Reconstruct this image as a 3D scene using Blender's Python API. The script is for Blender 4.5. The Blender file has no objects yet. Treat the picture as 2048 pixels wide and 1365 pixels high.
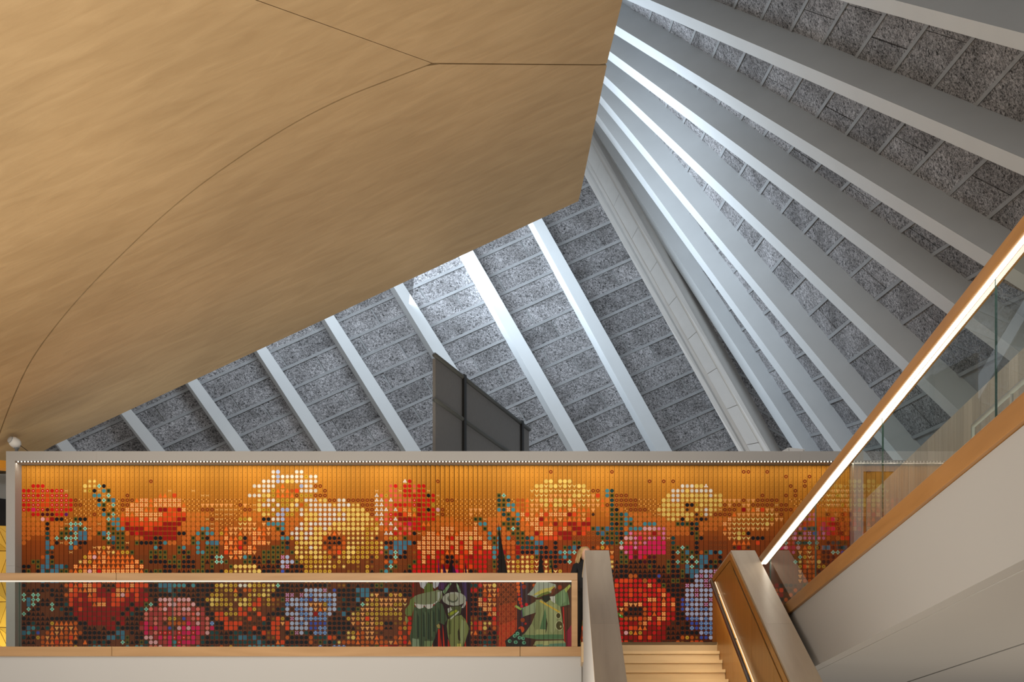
import bpy, bmesh, math, random
from mathutils import Vector, Matrix
random.seed(7)
SC = bpy.context.scene
COL = SC.collection

# ------------------------------------------------------------------ camera
F, CX, CY = 2207.0, 1112.0, 1590.0            # focal length and principal point in pixels of a 2048x1365 frame
cam_d = bpy.data.cameras.new('camera')
cam_d.sensor_width = 36.0
cam_d.lens = F / 2048 * 36
cam_d.shift_x = -(CX - 1024) / 2048
cam_d.shift_y = (CY - 682.5) / 2048
cam_d.clip_end = 200
cam = bpy.data.objects.new('camera', cam_d)
COL.objects.link(cam)
cam.location = (0, 0, 0)
cam.rotation_euler = (math.pi / 2, 0, 0)
SC.camera = cam

# ------------------------------------------------------------------ world, lights, exposure
w = bpy.data.worlds.new('world'); SC.world = w; w.use_nodes = True
bgn = w.node_tree.nodes['Background']
bgn.inputs[0].default_value = (1.0, 0.965, 0.92, 1)
bgn.inputs[1].default_value = 0.46

def aim(o, target):
    o.rotation_euler = (Vector(target) - o.location).to_track_quat('-Z', 'Y').to_euler()

def area(name, loc, target, sx, sy, power, col, spread=180):
    l = bpy.data.lights.new(name, 'AREA'); l.shape = 'RECTANGLE'
    l.size = sx; l.size_y = sy; l.energy = power; l.color = col; l.spread = math.radians(spread)
    o = bpy.data.objects.new(name, l); COL.objects.link(o); o.location = loc; aim(o, target)
    return o

# daylight from the rooflight above the timber soffit
area('rooflight_left', (-4.2, 22.6, 14.2), (-3.2, 27.5, 10.5), 9.5, 1.6, 440, (0.74, 0.87, 1.0))
area('rooflight_right', (-3.6, 25.4, 13.4), (3.4, 25.0, 13.2), 4, 3, 520, (0.74, 0.87, 1.0), 130)
# added fill panels standing in for light bounced up off the atrium floor
area('atrium_fill', (-4.0, 9.4, -1.3), (-4.0, 9.5, 8.0), 8.4, 9.5, 1180, (1.0, 0.88, 0.72))
area('atrium_fill_right', (6.2, 9.5, -1.35), (6.0, 9.6, 3.0), 5, 9, 120, (1.0, 0.86, 0.68))  # added to brighten the underside of the gallery

# unseen fill, added to brighten the mural evenly from the front
area('mural_fill', (-3.2, 8.0, 6.5), (-3.2, 20.2, 3.9), 16, 0.5, 145, (1.0, 0.94, 0.86), 56)

vs = SC.view_settings
vs.view_transform = 'Standard'; vs.look = 'None'; vs.gamma = 1.0; vs.exposure = 0.0
vs.use_curve_mapping = False

# ------------------------------------------------------------------ helpers
def P(x, y, D):
    return Vector(((x - CX) * D / F, D, (CY - y) * D / F))

def s2l(c):
    c = c / 255.0
    return c / 12.92 if c <= 0.04045 else ((c + 0.055) / 1.055) ** 2.4

def lin(r, g, b, k=1.0):
    return (s2l(r) * k, s2l(g) * k, s2l(b) * k, 1.0)

def tag(o, label=None, cat=None, group=None, kind=None):
    if label: o['label'] = label
    if cat: o['category'] = cat
    if group: o['group'] = group
    if kind: o['kind'] = kind
    return o

def empty(name, loc=(0, 0, 0)):
    o = bpy.data.objects.new(name, None); COL.objects.link(o); o.location = loc
    o.empty_display_size = 0.2
    return o

def link(name, me, mat=None, parent=None):
    o = bpy.data.objects.new(name, me); COL.objects.link(o)
    if mat is not None and len(me.materials) == 0:
        me.materials.append(mat)
    if parent is not None:
        o.parent = parent
        o.matrix_parent_inverse = Matrix.Translation(-parent.location)
    return o

class MB:
    """collects faces for one mesh"""
    def __init__(self): self.v = []; self.f = []; self.m = []
    def quad(self, a, b, c, d, m=0): self.poly([a, b, c, d], m)
    def poly(self, pts, m=0):
        n = len(self.v); self.v += [tuple(p) for p in pts]; self.f.append(tuple(range(n, n + len(pts)))); self.m.append(m)
    def hexa(self, b4, t4, m=0):
        n = len(self.v); self.v += [tuple(p) for p in b4] + [tuple(p) for p in t4]
        for q in ((3, 2, 1, 0), (4, 5, 6, 7), (0, 1, 5, 4), (1, 2, 6, 5), (2, 3, 7, 6), (3, 0, 4, 7)):
            self.f.append(tuple(n + i for i in q)); self.m.append(m)
        return self
    def box(self, x0, x1, y0, y1, z0, z1, m=0):
        return self.hexa([(x0, y0, z0), (x1, y0, z0), (x1, y1, z0), (x0, y1, z0)],
                         [(x0, y0, z1), (x1, y0, z1), (x1, y1, z1), (x0, y1, z1)], m)
    def prism(self, pts, vec, m=0):
        vec = Vector(vec); n = len(self.v); k = len(pts)
        self.v += [tuple(p) for p in pts] + [tuple(Vector(p) + vec) for p in pts]
        self.f.append(tuple(range(n + k - 1, n - 1, -1))); self.m.append(m)
        self.f.append(tuple(range(n + k, n + 2 * k))); self.m.append(m)
        for i in range(k):
            j = (i + 1) % k
            self.f.append((n + i, n + j, n + k + j, n + k + i)); self.m.append(m)
        return self
    def loft(self, rings, m=0, cap=True, closed=True):
        n = len(self.v); k = len(rings[0])
        for r in rings: self.v += [tuple(p) for p in r]
        for a in range(len(rings) - 1):
            for i in range(k if closed else k - 1):
                j = (i + 1) % k
                self.f.append((n + a * k + i, n + a * k + j, n + (a + 1) * k + j, n + (a + 1) * k + i)); self.m.append(m)
        if cap and closed:
            self.f.append(tuple(n + i for i in range(k - 1, -1, -1))); self.m.append(m)
            self.f.append(tuple(n + (len(rings) - 1) * k + i for i in range(k))); self.m.append(m)
        return self
    def tube(self, pts, r, seg=10, m=0):
        rings = []
        pts = [Vector(p) for p in pts]
        for i, p in enumerate(pts):
            d = (pts[min(i + 1, len(pts) - 1)] - pts[max(i - 1, 0)]).normalized()
            a = d.orthogonal().normalized() if abs(d.z) > .9 else d.cross(Vector((0, 0, 1))).normalized()
            b = d.cross(a)
            rr = r[i] if isinstance(r, (list, tuple)) else r
            rings.append([p + (a * math.cos(t) + b * math.sin(t)) * rr for t in [2 * math.pi * k / seg for k in range(seg)]])
        return self.loft(rings, m)
    def mesh(self, name, mats=None, smooth=False, fix=True):
        me = bpy.data.meshes.new(name); me.from_pydata(self.v, [], self.f)
        for mt in (mats or []): me.materials.append(mt)
        if len(me.materials) > 1:
            me.polygons.foreach_set('material_index', self.m)
        if fix:
            bm = bmesh.new(); bm.from_mesh(me)
            bmesh.ops.recalc_face_normals(bm, faces=bm.faces); bm.to_mesh(me); bm.free()
        if smooth:
            me.polygons.foreach_set('use_smooth', [True] * len(me.polygons))
        me.update()
        return me
    def build(self, name, mat, parent=None, smooth=False, bevel=0, fix=True):
        mats = mat if isinstance(mat, (list, tuple)) else [mat]
        o = link(name, self.mesh(name, mats, smooth, fix), None, parent)
        if bevel:
            md = o.modifiers.new('bevel', 'BEVEL'); md.width = bevel; md.segments = 2; md.limit_method = 'ANGLE'
        return o

# ------------------------------------------------------------------ materials
def new_mat(name):
    m = bpy.data.materials.new(name); m.use_nodes = True
    nt = m.node_tree; b = nt.nodes['Principled BSDF']
    return m, nt, b

def N(nt, t, **kw):
    n = nt.nodes.new(t)
    for k, v in kw.items():
        if k.startswith('i_'):
            key = k[2:]
            n.inputs[int(key) if key.isdigit() else key].default_value = v
        else: setattr(n, k, v)
    return n

def L(nt, a, b): nt.links.new(a, b)

def plain(name, col, rough=0.6, metal=0.0, noise=0.05, scale=3.0, spec=0.4):
    m, nt, b = new_mat(name)
    tc = N(nt, 'ShaderNodeTexCoord'); no = N(nt, 'ShaderNodeTexNoise', i_Scale=scale, i_Detail=4.0)
    L(nt, tc.outputs['Object'], no.inputs['Vector'])
    mx = N(nt, 'ShaderNodeMixRGB', blend_type='MIX')
    mx.inputs[1].default_value = tuple(c * (1 - noise) for c in col[:3]) + (1,)
    mx.inputs[2].default_value = tuple(min(1, c * (1 + noise)) for c in col[:3]) + (1,)
    L(nt, no.outputs['Fac'], mx.inputs[0]); L(nt, mx.outputs[0], b.inputs['Base Color'])
    b.inputs['Roughness'].default_value = rough; b.inputs['Metallic'].default_value = metal
    b.inputs['Specular IOR Level'].default_value = spec
    return m

def wood(name, c1, c2, scale=(1, 12, 12), rough=0.5, rot=(0, 0, 0), bump=0.02, rand=0.06, detail=6.0, spec=0.35, big=0.0):
    m, nt, b = new_mat(name)
    tc = N(nt, 'ShaderNodeTexCoord'); mp = N(nt, 'ShaderNodeMapping')
    mp.inputs['Rotation'].default_value = rot; mp.inputs['Scale'].default_value = scale
    L(nt, tc.outputs['Object'], mp.inputs['Vector'])
    no = N(nt, 'ShaderNodeTexNoise', i_Scale=1.0, i_Detail=detail, i_Distortion=0.6)
    L(nt, mp.outputs[0], no.inputs['Vector'])
    cr = N(nt, 'ShaderNodeValToRGB')
    cr.color_ramp.elements[0].position = 0.3; cr.color_ramp.elements[0].color = c1
    cr.color_ramp.elements[1].position = 0.72; cr.color_ramp.elements[1].color = c2
    L(nt, no.outputs['Fac'], cr.inputs[0])
    oi = N(nt, 'ShaderNodeObjectInfo')
    hs = N(nt, 'ShaderNodeHueSaturation')
    ma = N(nt, 'ShaderNodeMapRange'); ma.inputs[3].default_value = 1 - rand; ma.inputs[4].default_value = 1 + rand
    L(nt, oi.outputs['Random'], ma.inputs[0]); L(nt, ma.outputs[0], hs.inputs['Value'])
    L(nt, cr.outputs[0], hs.inputs['Color'])
    out = hs.outputs[0]
    if big:
        n2 = N(nt, 'ShaderNodeTexNoise', i_Scale=0.28, i_Detail=2.0)
        L(nt, tc.outputs['Object'], n2.inputs['Vector'])
        h2 = N(nt, 'ShaderNodeHueSaturation'); r2 = N(nt, 'ShaderNodeMapRange')
        r2.inputs[1].default_value = .3; r2.inputs[2].default_value = .7
        r2.inputs[3].default_value = 1 - big; r2.inputs[4].default_value = 1 + big
        L(nt, n2.outputs['Fac'], r2.inputs[0]); L(nt, r2.outputs[0], h2.inputs['Value']); L(nt, out, h2.inputs['Color'])
        out = h2.outputs[0]
    L(nt, out, b.inputs['Base Color'])
    b.inputs['Roughness'].default_value = rough; b.inputs['Specular IOR Level'].default_value = spec
    if bump:
        bp = N(nt, 'ShaderNodeBump', i_Strength=0.35, i_Distance=bump)
        L(nt, no.outputs['Fac'], bp.inputs['Height']); L(nt, bp.outputs[0], b.inputs['Normal'])
    return m

def emit(name, col, strength):
    m = bpy.data.materials.new(name); m.use_nodes = True; nt = m.node_tree
    nt.nodes.clear(); e = N(nt, 'ShaderNodeEmission'); o = N(nt, 'ShaderNodeOutputMaterial')
    e.inputs[0].default_value = col; e.inputs[1].default_value = strength
    L(nt, e.outputs[0], o.inputs[0]); return m

def glass(name, tint=(0.90, 0.94, 0.92, 1), rough=0.0):
    m = bpy.data.materials.new(name); m.use_nodes = True; nt = m.node_tree; nt.nodes.clear()
    t = N(nt, 'ShaderNodeBsdfTransparent'); t.inputs[0].default_value = tint
    g = N(nt, 'ShaderNodeBsdfGlossy'); g.inputs['Roughness'].default_value = rough
    g.inputs[0].default_value = (1, 1, 1, 1)
    fr = N(nt, 'ShaderNodeFresnel', i_IOR=1.30); mx = N(nt, 'ShaderNodeMixShader'); o = N(nt, 'ShaderNodeOutputMaterial')
    ge = N(nt, 'ShaderNodeNewGeometry'); iv = N(nt, 'ShaderNodeMath', operation='SUBTRACT'); iv.inputs[0].default_value = 1.0
    mu = N(nt, 'ShaderNodeMath', operation='MULTIPLY')
    L(nt, ge.outputs['Backfacing'], iv.inputs[1]); L(nt, fr.outputs[0], mu.inputs[0]); L(nt, iv.outputs[0], mu.inputs[1])
    L(nt, mu.outputs[0], mx.inputs[0]); L(nt, t.outputs[0], mx.inputs[1]); L(nt, g.outputs[0], mx.inputs[2]); L(nt, mx.outputs[0], o.inputs[0])
    return m

def woodwool(name):
    m, nt, b = new_mat(name)
    tc = N(nt, 'ShaderNodeTexCoord')
    n1 = N(nt, 'ShaderNodeTexNoise', i_Scale=24.0, i_Detail=4.0, i_Roughness=0.75, i_Distortion=1.2)
    n2 = N(nt, 'ShaderNodeTexNoise', i_Scale=1.7, i_Detail=4.0, i_Roughness=0.6)
    L(nt, tc.outputs['Object'], n1.inputs['Vector']); L(nt, tc.outputs['Object'], n2.inputs['Vector'])
    c1 = N(nt, 'ShaderNodeValToRGB')
    c1.color_ramp.elements[0].position = 0.38; c1.color_ramp.elements[0].color = (0.03, 0.03, 0.031, 1)
    c1.color_ramp.elements[1].position = 0.60; c1.color_ramp.elements[1].color = (0.37, 0.37, 0.38, 1)
    L(nt, n1.outputs['Fac'], c1.inputs[0])
    c2 = N(nt, 'ShaderNodeValToRGB')
    c2.color_ramp.elements[0].position = 0.32; c2.color_ramp.elements[0].color = (0.62, 0.60, 0.59, 1)
    c2.color_ramp.elements[1].position = 0.68; c2.color_ramp.elements[1].color = (1.12, 1.1, 1.1, 1)
    L(nt, n2.outputs['Fac'], c2.inputs[0])
    mx = N(nt, 'ShaderNodeMixRGB', blend_type='MULTIPLY'); mx.inputs[0].default_value = 1.0
    L(nt, c1.outputs[0], mx.inputs[1]); L(nt, c2.outputs[0], mx.inputs[2])
    oi = N(nt, 'ShaderNodeObjectInfo'); hs = N(nt, 'ShaderNodeHueSaturation'); ma = N(nt, 'ShaderNodeMapRange')
    ma.inputs[3].default_value = 0.82; ma.inputs[4].default_value = 1.18
    L(nt, oi.outputs['Random'], ma.inputs[0]); L(nt, ma.outputs[0], hs.inputs['Value'])
    L(nt, mx.outputs[0], hs.inputs['Color']); L(nt, hs.outputs[0], b.inputs['Base Color'])
    b.inputs['Roughness'].default_value = 0.95; b.inputs['Specular IOR Level'].default_value = 0.1
    bp = N(nt, 'ShaderNodeBump', i_Strength=0.4, i_Distance=0.02)
    L(nt, n1.outputs['Fac'], bp.inputs['Height']); L(nt, bp.outputs[0], b.inputs['Normal'])
    return m

def vcol(name, rough=0.6, spec=0.12):
    m, nt, b = new_mat(name)
    a = N(nt, 'ShaderNodeAttribute', attribute_name='Col'); L(nt, a.outputs['Color'], b.inputs['Base Color'])
    b.inputs['Roughness'].default_value = rough; b.inputs['Specular IOR Level'].default_value = spec
    return m

M = {}
M['slab'] = woodwool('wood_wool_slab')
M['batten'] = plain('slab_joint_strip', (0.23, 0.235, 0.24), 0.8, noise=0.18, scale=6)
M['rib'] = plain('painted_concrete_rib', (0.50, 0.52, 0.53), 0.75, noise=0.05, scale=2)
M['valley'] = plain('painted_concrete_valley', (0.74, 0.71, 0.67), 0.75, noise=0.06, scale=2)
M['void'] = plain('dark_void', (0.02, 0.02, 0.022), 0.9)
M['ply'] = wood('curved_plywood_soffit', (0.43, 0.302, 0.162, 1), (0.51, 0.370, 0.207, 1), scale=(0.5, 5.5, 2.6), rot=(0.0, -0.4, 0.75), rough=0.55, bump=0.03, rand=0.02, big=0.10)
M['oak'] = wood('oiled_oak', (0.30, 0.175, 0.078, 1), (0.38, 0.23, 0.11, 1), scale=(0.8, 9, 9), rough=0.45, bump=0.003)
M['oak_y'] = wood('oiled_oak_along', (0.30, 0.145, 0.042, 1), (0.38, 0.19, 0.06, 1), scale=(9, 0.8, 9), rough=0.4, bump=0.003)
M['oak_panel'] = wood('orange_oak_veneer', (0.42, 0.20, 0.036, 1), (0.50, 0.25, 0.05, 1), scale=(6, 9, 0.5), rough=0.32, bump=0.001)
M['oak_cap'] = wood('pale_grey_oak', (0.44, 0.355, 0.26, 1), (0.53, 0.445, 0.34, 1), scale=(8, 0.6, 0.6), rough=0.38, bump=0.001)
M['oak_step'] = wood('pale_oak_steps', (0.56, 0.415, 0.235, 1), (0.66, 0.50, 0.30, 1), scale=(0.8, 8, 8), rough=0.45, bump=0.001)
M['plank'] = wood('pale_ash_planks', (0.44, 0.38, 0.30, 1), (0.56, 0.49, 0.40, 1), scale=(8, 8, 0.7), rough=0.5, bump=0.001, rand=0.1)
M['white'] = plain('white_plaster', (0.395, 0.395, 0.395), 0.7, noise=0.015, scale=1.5)
M['white_frame'] = plain('white_painted_frame', (0.41, 0.405, 0.40), 0.6, noise=0.015)
M['white_metal'] = plain('white_metal', (0.72, 0.72, 0.72), 0.4)
M['grey_screen'] = plain('grey_mesh_blind', (0.17, 0.168, 0.165), 0.85, noise=0.08, scale=14)
M['grey_tube'] = plain('dark_grey_tube', (0.085, 0.09, 0.085), 0.5)
M['black'] = plain('black_metal', (0.012, 0.012, 0.012), 0.5)
M['steel'] = plain('dark_steel', (0.10, 0.09, 0.085), 0.28, metal=0.9)
M['floor'] = wood('oak_floor', (0.42, 0.30, 0.17, 1), (0.50, 0.37, 0.22, 1), scale=(1, 8, 1), rough=0.5, bump=0.001)
M['yellow'] = plain('yellow_facets', (0.80, 0.47, 0.05), 0.45, noise=0.1, scale=2)
M['orange_beam'] = plain('orange_timber', (0.75, 0.32, 0.03), 0.5)
M['grey_paint'] = plain('grey_paint', (0.26, 0.28, 0.30), 0.6)
M['led'] = emit('led_light', (1.0, 0.93, 0.80, 1), 8.0)
M['led_dot'] = emit('led_dots', (1.0, 0.92, 0.78, 1), 1.3)
M['led_soft'] = emit('led_light_soft', (1.0, 0.90, 0.74, 1), 0.85)
M['led_warm'] = emit('led_light_warm', (1.0, 0.82, 0.55, 1), 1.0)
M['glass'] = glass('clear_glass')
M['glass_edge'] = plain('green_glass_edge', (0.05, 0.12, 0.10), 0.15)
M['slat_back'] = plain('dark_brown_backing', (0.06, 0.032, 0.012), 0.8)
M['print'] = vcol('printed_slat')
M['skin'] = plain('skin', (0.55, 0.33, 0.24), 0.5)
M['hair'] = plain('blond_hair', (0.42, 0.28, 0.12), 0.5, noise=0.4, scale=40)
M['cloth_black'] = plain('black_cloth', (0.008, 0.008, 0.009), 0.85)
M['denim_dark'] = plain('charcoal_cloth', (0.016, 0.018, 0.02), 0.85)

# ------------------------------------------------------------------ floors
Z_LAND = 2.28
Z_ATR = -1.65
tag(MB().box(-14, 9, -3, 16.5, Z_ATR - .2, Z_ATR).build('floor', M['floor']), kind='structure')
fl = MB().box(-14, 0.38, 17.12, 20.0, Z_LAND - .3, Z_LAND)
fl.box(0.38, 2.80, 16.50, 20.0, Z_LAND - .3, Z_LAND)
fl.box(2.80, 5.62, 15.0, 20.0, Z_LAND - .3, Z_LAND)
fl.box(2.96, 5.62, 1.2, 15.0, Z_LAND - .3, Z_LAND)
tag(fl.build('floor_landing', M['floor']), kind='structure')

# ------------------------------------------------------------------ timber soffit
SC_C = P(1158, 402, 21.0)
SC_A = P(1245, 0, 15.72)
SC_B = P(95, 897, 21.5)
sn = (SC_A - SC_C).cross(SC_B - SC_C).normalized()
if sn.z > 0: sn = -sn                              # towards the room below

def soffit(px, py, up=0.0):
    d = Vector(((px - CX) / F, 1, (CY - py) / F))
    p = d * (sn.dot(SC_C) / sn.dot(d))
    return p - sn * up

def lerp2(a, b, t): return (a[0] + (b[0] - a[0]) * t, a[1] + (b[1] - a[1]) * t)

def resample(pts, n):
    ls = [0]
    for a, b in zip(pts, pts[1:]): ls.append(ls[-1] + math.hypot(b[0] - a[0], b[1] - a[1]))
    out = []
    for k in range(n + 1):
        t = ls[-1] * k / n
        for i in range(len(pts) - 1):
            if t <= ls[i + 1] + 1e-6:
                out.append(lerp2(pts[i], pts[i + 1], (t - ls[i]) / max(1e-9, ls[i + 1] - ls[i]))); break
    return out

def smooth_curve(pts, n=8):
    out = []
    for i in range(len(pts) - 1):
        p0 = pts[max(0, i - 1)]; p1 = pts[i]; p2 = pts[i + 1]; p3 = pts[min(len(pts) - 1, i + 2)]
        for k in range(n):
            t = k / n
            out.append(tuple(0.5 * (2 * p1[c] + (p2[c] - p0[c]) * t + (2 * p0[c] - 5 * p1[c] + 4 * p2[c] - p3[c]) * t * t
                                    + (3 * p1[c] - p0[c] - 3 * p2[c] + p3[c]) * t ** 3) for c in (0, 1)))
    out.append(pts[-1]); return out

ceil = empty('ceiling', SC_C)
tag(ceil, 'large tan plywood soffit with fine curved seams above the mural', kind='structure')

def soffit_panel(upper, lower, nu=40, nv=18, name='panel', mat=None, up=0.0, th=0.05):
    a = resample(upper, nu); b = resample(lower, nu)
    rows = []
    for j in range(nv + 1):
        rows.append([lerp2(a[i], b[i], j / nv) for i in range(nu + 1)])
    mb = MB(); W = nu + 1
    for r in rows: mb.v += [tuple(soffit(x, y, up)) for x, y in r]
    off = len(mb.v)
    for r in rows: mb.v += [tuple(soffit(x, y, up + th)) for x, y in r]
    for j in range(nv):
        for i in range(nu):
            q = (j * W + i, j * W + i + 1, (j + 1) * W + i + 1, (j + 1) * W + i)
            mb.f.append(q); mb.m.append(0); mb.f.append(tuple(off + k for k in reversed(q))); mb.m.append(0)
    rim = [i for i in range(W)] + [j * W + nu for j in range(1, nv + 1)] + [nv * W + i for i in range(nu - 1, -1, -1)] + [j * W for j in range(nv - 1, 0, -1)]
    for k in range(len(rim)):
        i, j = rim[k], rim[(k + 1) % len(rim)]
        mb.f.append((i, j, off + j, off + i)); mb.m.append(0)
    return mb.build(name, mat or M['ply'], ceil, smooth=False)

# the ceiling goes on over the viewpoint, out of the frame
tag(MB().box(-15, 2.4, -5, 8.6, 9.6, 9.8).build('ceiling_overhead', M['ply']), kind='structure')
APEX = (865, 127)
curve = smooth_curve([APEX, (770, 163), (690, 195), (600, 240), (500, 301), (400, 371), (320, 437), (250, 503), (180, 573), (115, 648), (62, 722), (25, 800), (-5, 880), (-40, 985)])
def shift(pts, dx, dy): return [(x + dx, y + dy) for x, y in pts]
soffit_panel([(-330, -300), (510, 0), APEX][::-1], [(-330, 900), (-330, 900)] and shift(curve, -0.8, -0.8), nu=48, nv=20)
soffit_panel([(864, 125.5), (510, -1.5), (-330, -301.5)], [(866, 126), (1213, 129), (1245, 0), (1300, -250)], nu=40, nv=18)
low_edge = [(1213.5, 131), (1158, 402), (95, 897), (-60, 969), (-60, 990)]
soffit_panel([(1213, 131), (866, 128.5)] + shift(curve, 0.9, 0.9)[1:], [(1213.3, 132), (1158, 402), (95, 897), (-38, 990)], nu=64, nv=24)
# fill of the far left, out of the frame
soffit_panel([(-330, -300), (-600, 600)], [(-42, 985), (-300, 1000)], nu=6, nv=6)
soffit_panel([(1290, -240), (820, 120), (300, 400), (-60, 900)], [(1236, 10), (1150, 385), (110, 880), (-60, 960)], nu=12, nv=8, name='backing', mat=M['void'], up=0.16, th=0.03)
soffit_panel([(-300, -280), (400, -20), (840, 130)], [(-30, 900), (200, 500), (840, 140)], nu=12, nv=8, name='backing', mat=M['void'], up=0.16, th=0.03)
soffit_panel([(-300, -290), (500, -15), (850, 118)], [(1290, -240), (1240, 0), (1205, 140)], nu=12, nv=8, name='backing', mat=M['void'], up=0.16, th=0.03)

# ------------------------------------------------------------------ roof, left face (a plane with parallel ribs and slab courses)
A3, B3, C3 = P(1477, 903, 27.0), P(1170, 352, 28.5), P(139, 903, 24.5)
ln = (B3 - A3).cross(C3 - A3).normalized()
if ln.dot(-A3) < 0: ln = -ln
def onleft(px, py, off=0.0):
    d = Vector(((px - CX) / F, 1, (CY - py) / F))
    return d * (ln.dot(A3) / ln.dot(d)) - ln * off
RIBS_L = [(-39, .85), (139, .81), (316, .80), (486, .72), (658, .66), (827, .63), (1003, .62), (1162, .567), (1329, .551), (1500, .557)]
roofL = empty('ceiling_left', A3)
tag(roofL, 'sloping roof face of grey wood wool slabs between pale ribs left of the valley beam', kind='structure')
DL = 0.30
def ribx(i, y): return RIBS_L[i][0] + RIBS_L[i][1] * (y - 903)
def edge_y(x): return 402 + (1158 - x) * 0.4656
def rib_course(i, c):           # pixel where rib i meets the course line y = c - .45 x
    xb, m = RIBS_L[i]; y = (c - .45 * (xb - 903 * m)) / (1 + .45 * m)
    return ribx(i, y), y
COURSES = [790 + 47 * k for k in range(20)]
for i in range(1, 9):
    yt = edge_y(ribx(i, 700)) ; yt = edge_y(ribx(i, yt)) - 70
    yb = 985
    mb = MB()
    rings = []
    for y, wpx in ((yt, 22), ((yt + yb) / 2, 28), (yb, 32)):
        x = ribx(i, y); D = onleft(x, y).y; hw = wpx / 2
        a = onleft(x - hw, y); b = onleft(x + hw, y)
        rings.append([a, b, b - ln * DL * 1.3, a - ln * DL * 1.3])
    mb.loft(rings)
    mb.build('rib', M['rib'], roofL)
gap = 0.035
def lquad(i, c0, c1, f0, f1, off0, th, ins, mat, name):
    def pt(f, c):
        a = Vector(rib_course(i, c)); b = Vector(rib_course(i + 1, c)); q = a.lerp(b, f)
        return onleft(q.x, q.y, off0)
    q = [pt(f0, c0), pt(f1, c0), pt(f1, c1), pt(f0, c1)]
    # inset to leave a real joint
    ce = (q[0] + q[1] + q[2] + q[3]) / 4
    q = [p + (ce - p).normalized() * ins for p in q]
    MB().hexa(q, [p - ln * th for p in q]).build(name, mat, roofL)
rnd = random.Random(3)
for i in range(0, 9):
    for k in range(len(COURSES) - 1):
        c0, c1 = COURSES[k], COURSES[k + 1]
        m0 = rib_course(i, c0); m1 = rib_course(i + 1, c1)
        ymid = (m0[1] + m1[1]) / 2; xmid = (m0[0] + m1[0]) / 2
        if ymid > 960 or ymid < edge_y(xmid) - 75: continue
        f = 0.30 if (k + i) % 2 else 0.68
        f += rnd.uniform(-.1, .1)
        cuts = [0.0, f, 1.0] if rnd.random() < .82 else [0.0, 1.0]
        for a, b in zip(cuts, cuts[1:]):
            lquad(i, c0 + 3.3, c1 - 3.3, a + (.010 if a > 0 else 0), b - (.010 if b < 1 else 0), DL - .006 + rnd.uniform(0, .010), .08, .0, M['slab'], 'slab')
        lquad(i, c1 - 3.2, c1 + 3.0, 0, 1, DL - .012, .06, 0, M['batten'], 'batten')
mb = MB()
q = [onleft(-140, 1000, DL + .016), onleft(1560, 1000, DL + .016), onleft(1150, 250, DL + .016), onleft(-140, 760, DL + .016)]
mb.hexa(q, [p - ln * .1 for p in q]).build('backing', M['batten'], roofL)

# ------------------------------------------------------------------ roof, right face (hypar with straight ribs)
STRIPS = [((1730, 0), (2048, 85)), ((1276, 0), (2048, 335)), ((1233, 61), (1976, 522)), ((1222, 114), (1894, 613)),
          ((1210, 161), (1812, 735)), ((1203, 202), (1700, 804)), ((1195, 238), (1670, 895)), ((1188, 268), (1595, 897))]
def proj(v): return Vector((CX + v[0] * F / v[1], CY - v[2] * F / v[1]))
def inter(p, q, a, b):
    p, q, a, b = Vector(p), Vector(q), Vector(a), Vector(b)
    d1, d2 = q - p, b - a; den = d1.x * -d2.y + d2.x * d1.y; r = a - p
    s = (r.x * -d2.y + d2.x * r.y) / den
    return p + d1 * s
def on3d(A, B, pix):
    a, b = proj(A), proj(B); d = b - a; t = (pix - a).dot(d) / d.dot(d)
    return A + (B - A) * (t * A.y / (B.y + t * (A.y - B.y)))
UB, UH = P(1272, 0, 22), P(1187, 268, 30)
LB, LH = P(2060, 340, 14), P(1640, 970, 26.5)
RU, RL = [], []
for p, q in STRIPS:
    RU.append(on3d(UB, UH, inter(p, q, proj(UB), proj(UH))))
    RL.append(on3d(LB, LH, inter(p, q, proj(LB), proj(LH))))
# one more line above the frame and one along the valley
RU.insert(0, RU[0] * 2 - RU[1]); RL.insert(0, RL[0] * 2 - RL[1])
VR0, VR1 = P(1186, 290, 30.6), P(1548, 925, 27.3)
RU.append(VR0); RL.append(VR1)
NR = len(RU)
def S(i, u): return RU[i] + (RL[i] - RU[i]) * u
def nrm(i, u):
    t = S(min(NR - 1, i + 1), u) - S(max(0, i - 1), u)
    n = (RL[i] - RU[i]).cross(t).normalized()
    return n if n.dot(-S(i, u)) > 0 else -n
def dep(i): return 0.56 - 0.022 * i
def wid(i): return 0.17 + 0.026 * i
roofR = empty('ceiling_right', RU[1])
tag(roofR, 'twisting roof face of grey slabs with deep pale ribs fanning out on the right', kind='structure')
def root(i, u): return S(i, u) - nrm(i, u) * dep(i)
U0, U1 = -0.42, 1.16
for i in range(1, NR - 1):
    rings = []
    for k in range(17):
        u = U0 + (U1 - U0) * k / 16
        n = nrm(i, u); b = (RL[i] - RU[i]).normalized()
        t = n.cross(b).normalized(); p = S(i, u); hw = wid(i) / 2
        rings.append([p - t * hw, p + t * hw, p + t * hw - n * dep(i) * 1.06, p - t * hw - n * dep(i) * 1.06])
    MB().loft(rings).build('rib', M['rib'], roofR)
def delta(i): return 0.092 - 0.0045 * i
def ucourse(i, j): return -0.10 + j * delta(i) + 0.012 * i
def rquad(i, ua0, ua1, ub0, ub1, f0, f1, th, up, mat, name):
    a0, a1, b0, b1 = root(i, ua0), root(i, ua1), root(i + 1, ub0), root(i + 1, ub1)
    q = [a0.lerp(b0, f0), a0.lerp(b0, f1), a1.lerp(b1, f1), a1.lerp(b1, f0)]
    n = nrm(i, (ua0 + ua1) / 2)
    q = [p + n * up for p in q]
    MB().hexa(q, [p - n * th for p in q]).build(name, mat, roofR)
rnd = random.Random(11)
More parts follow.
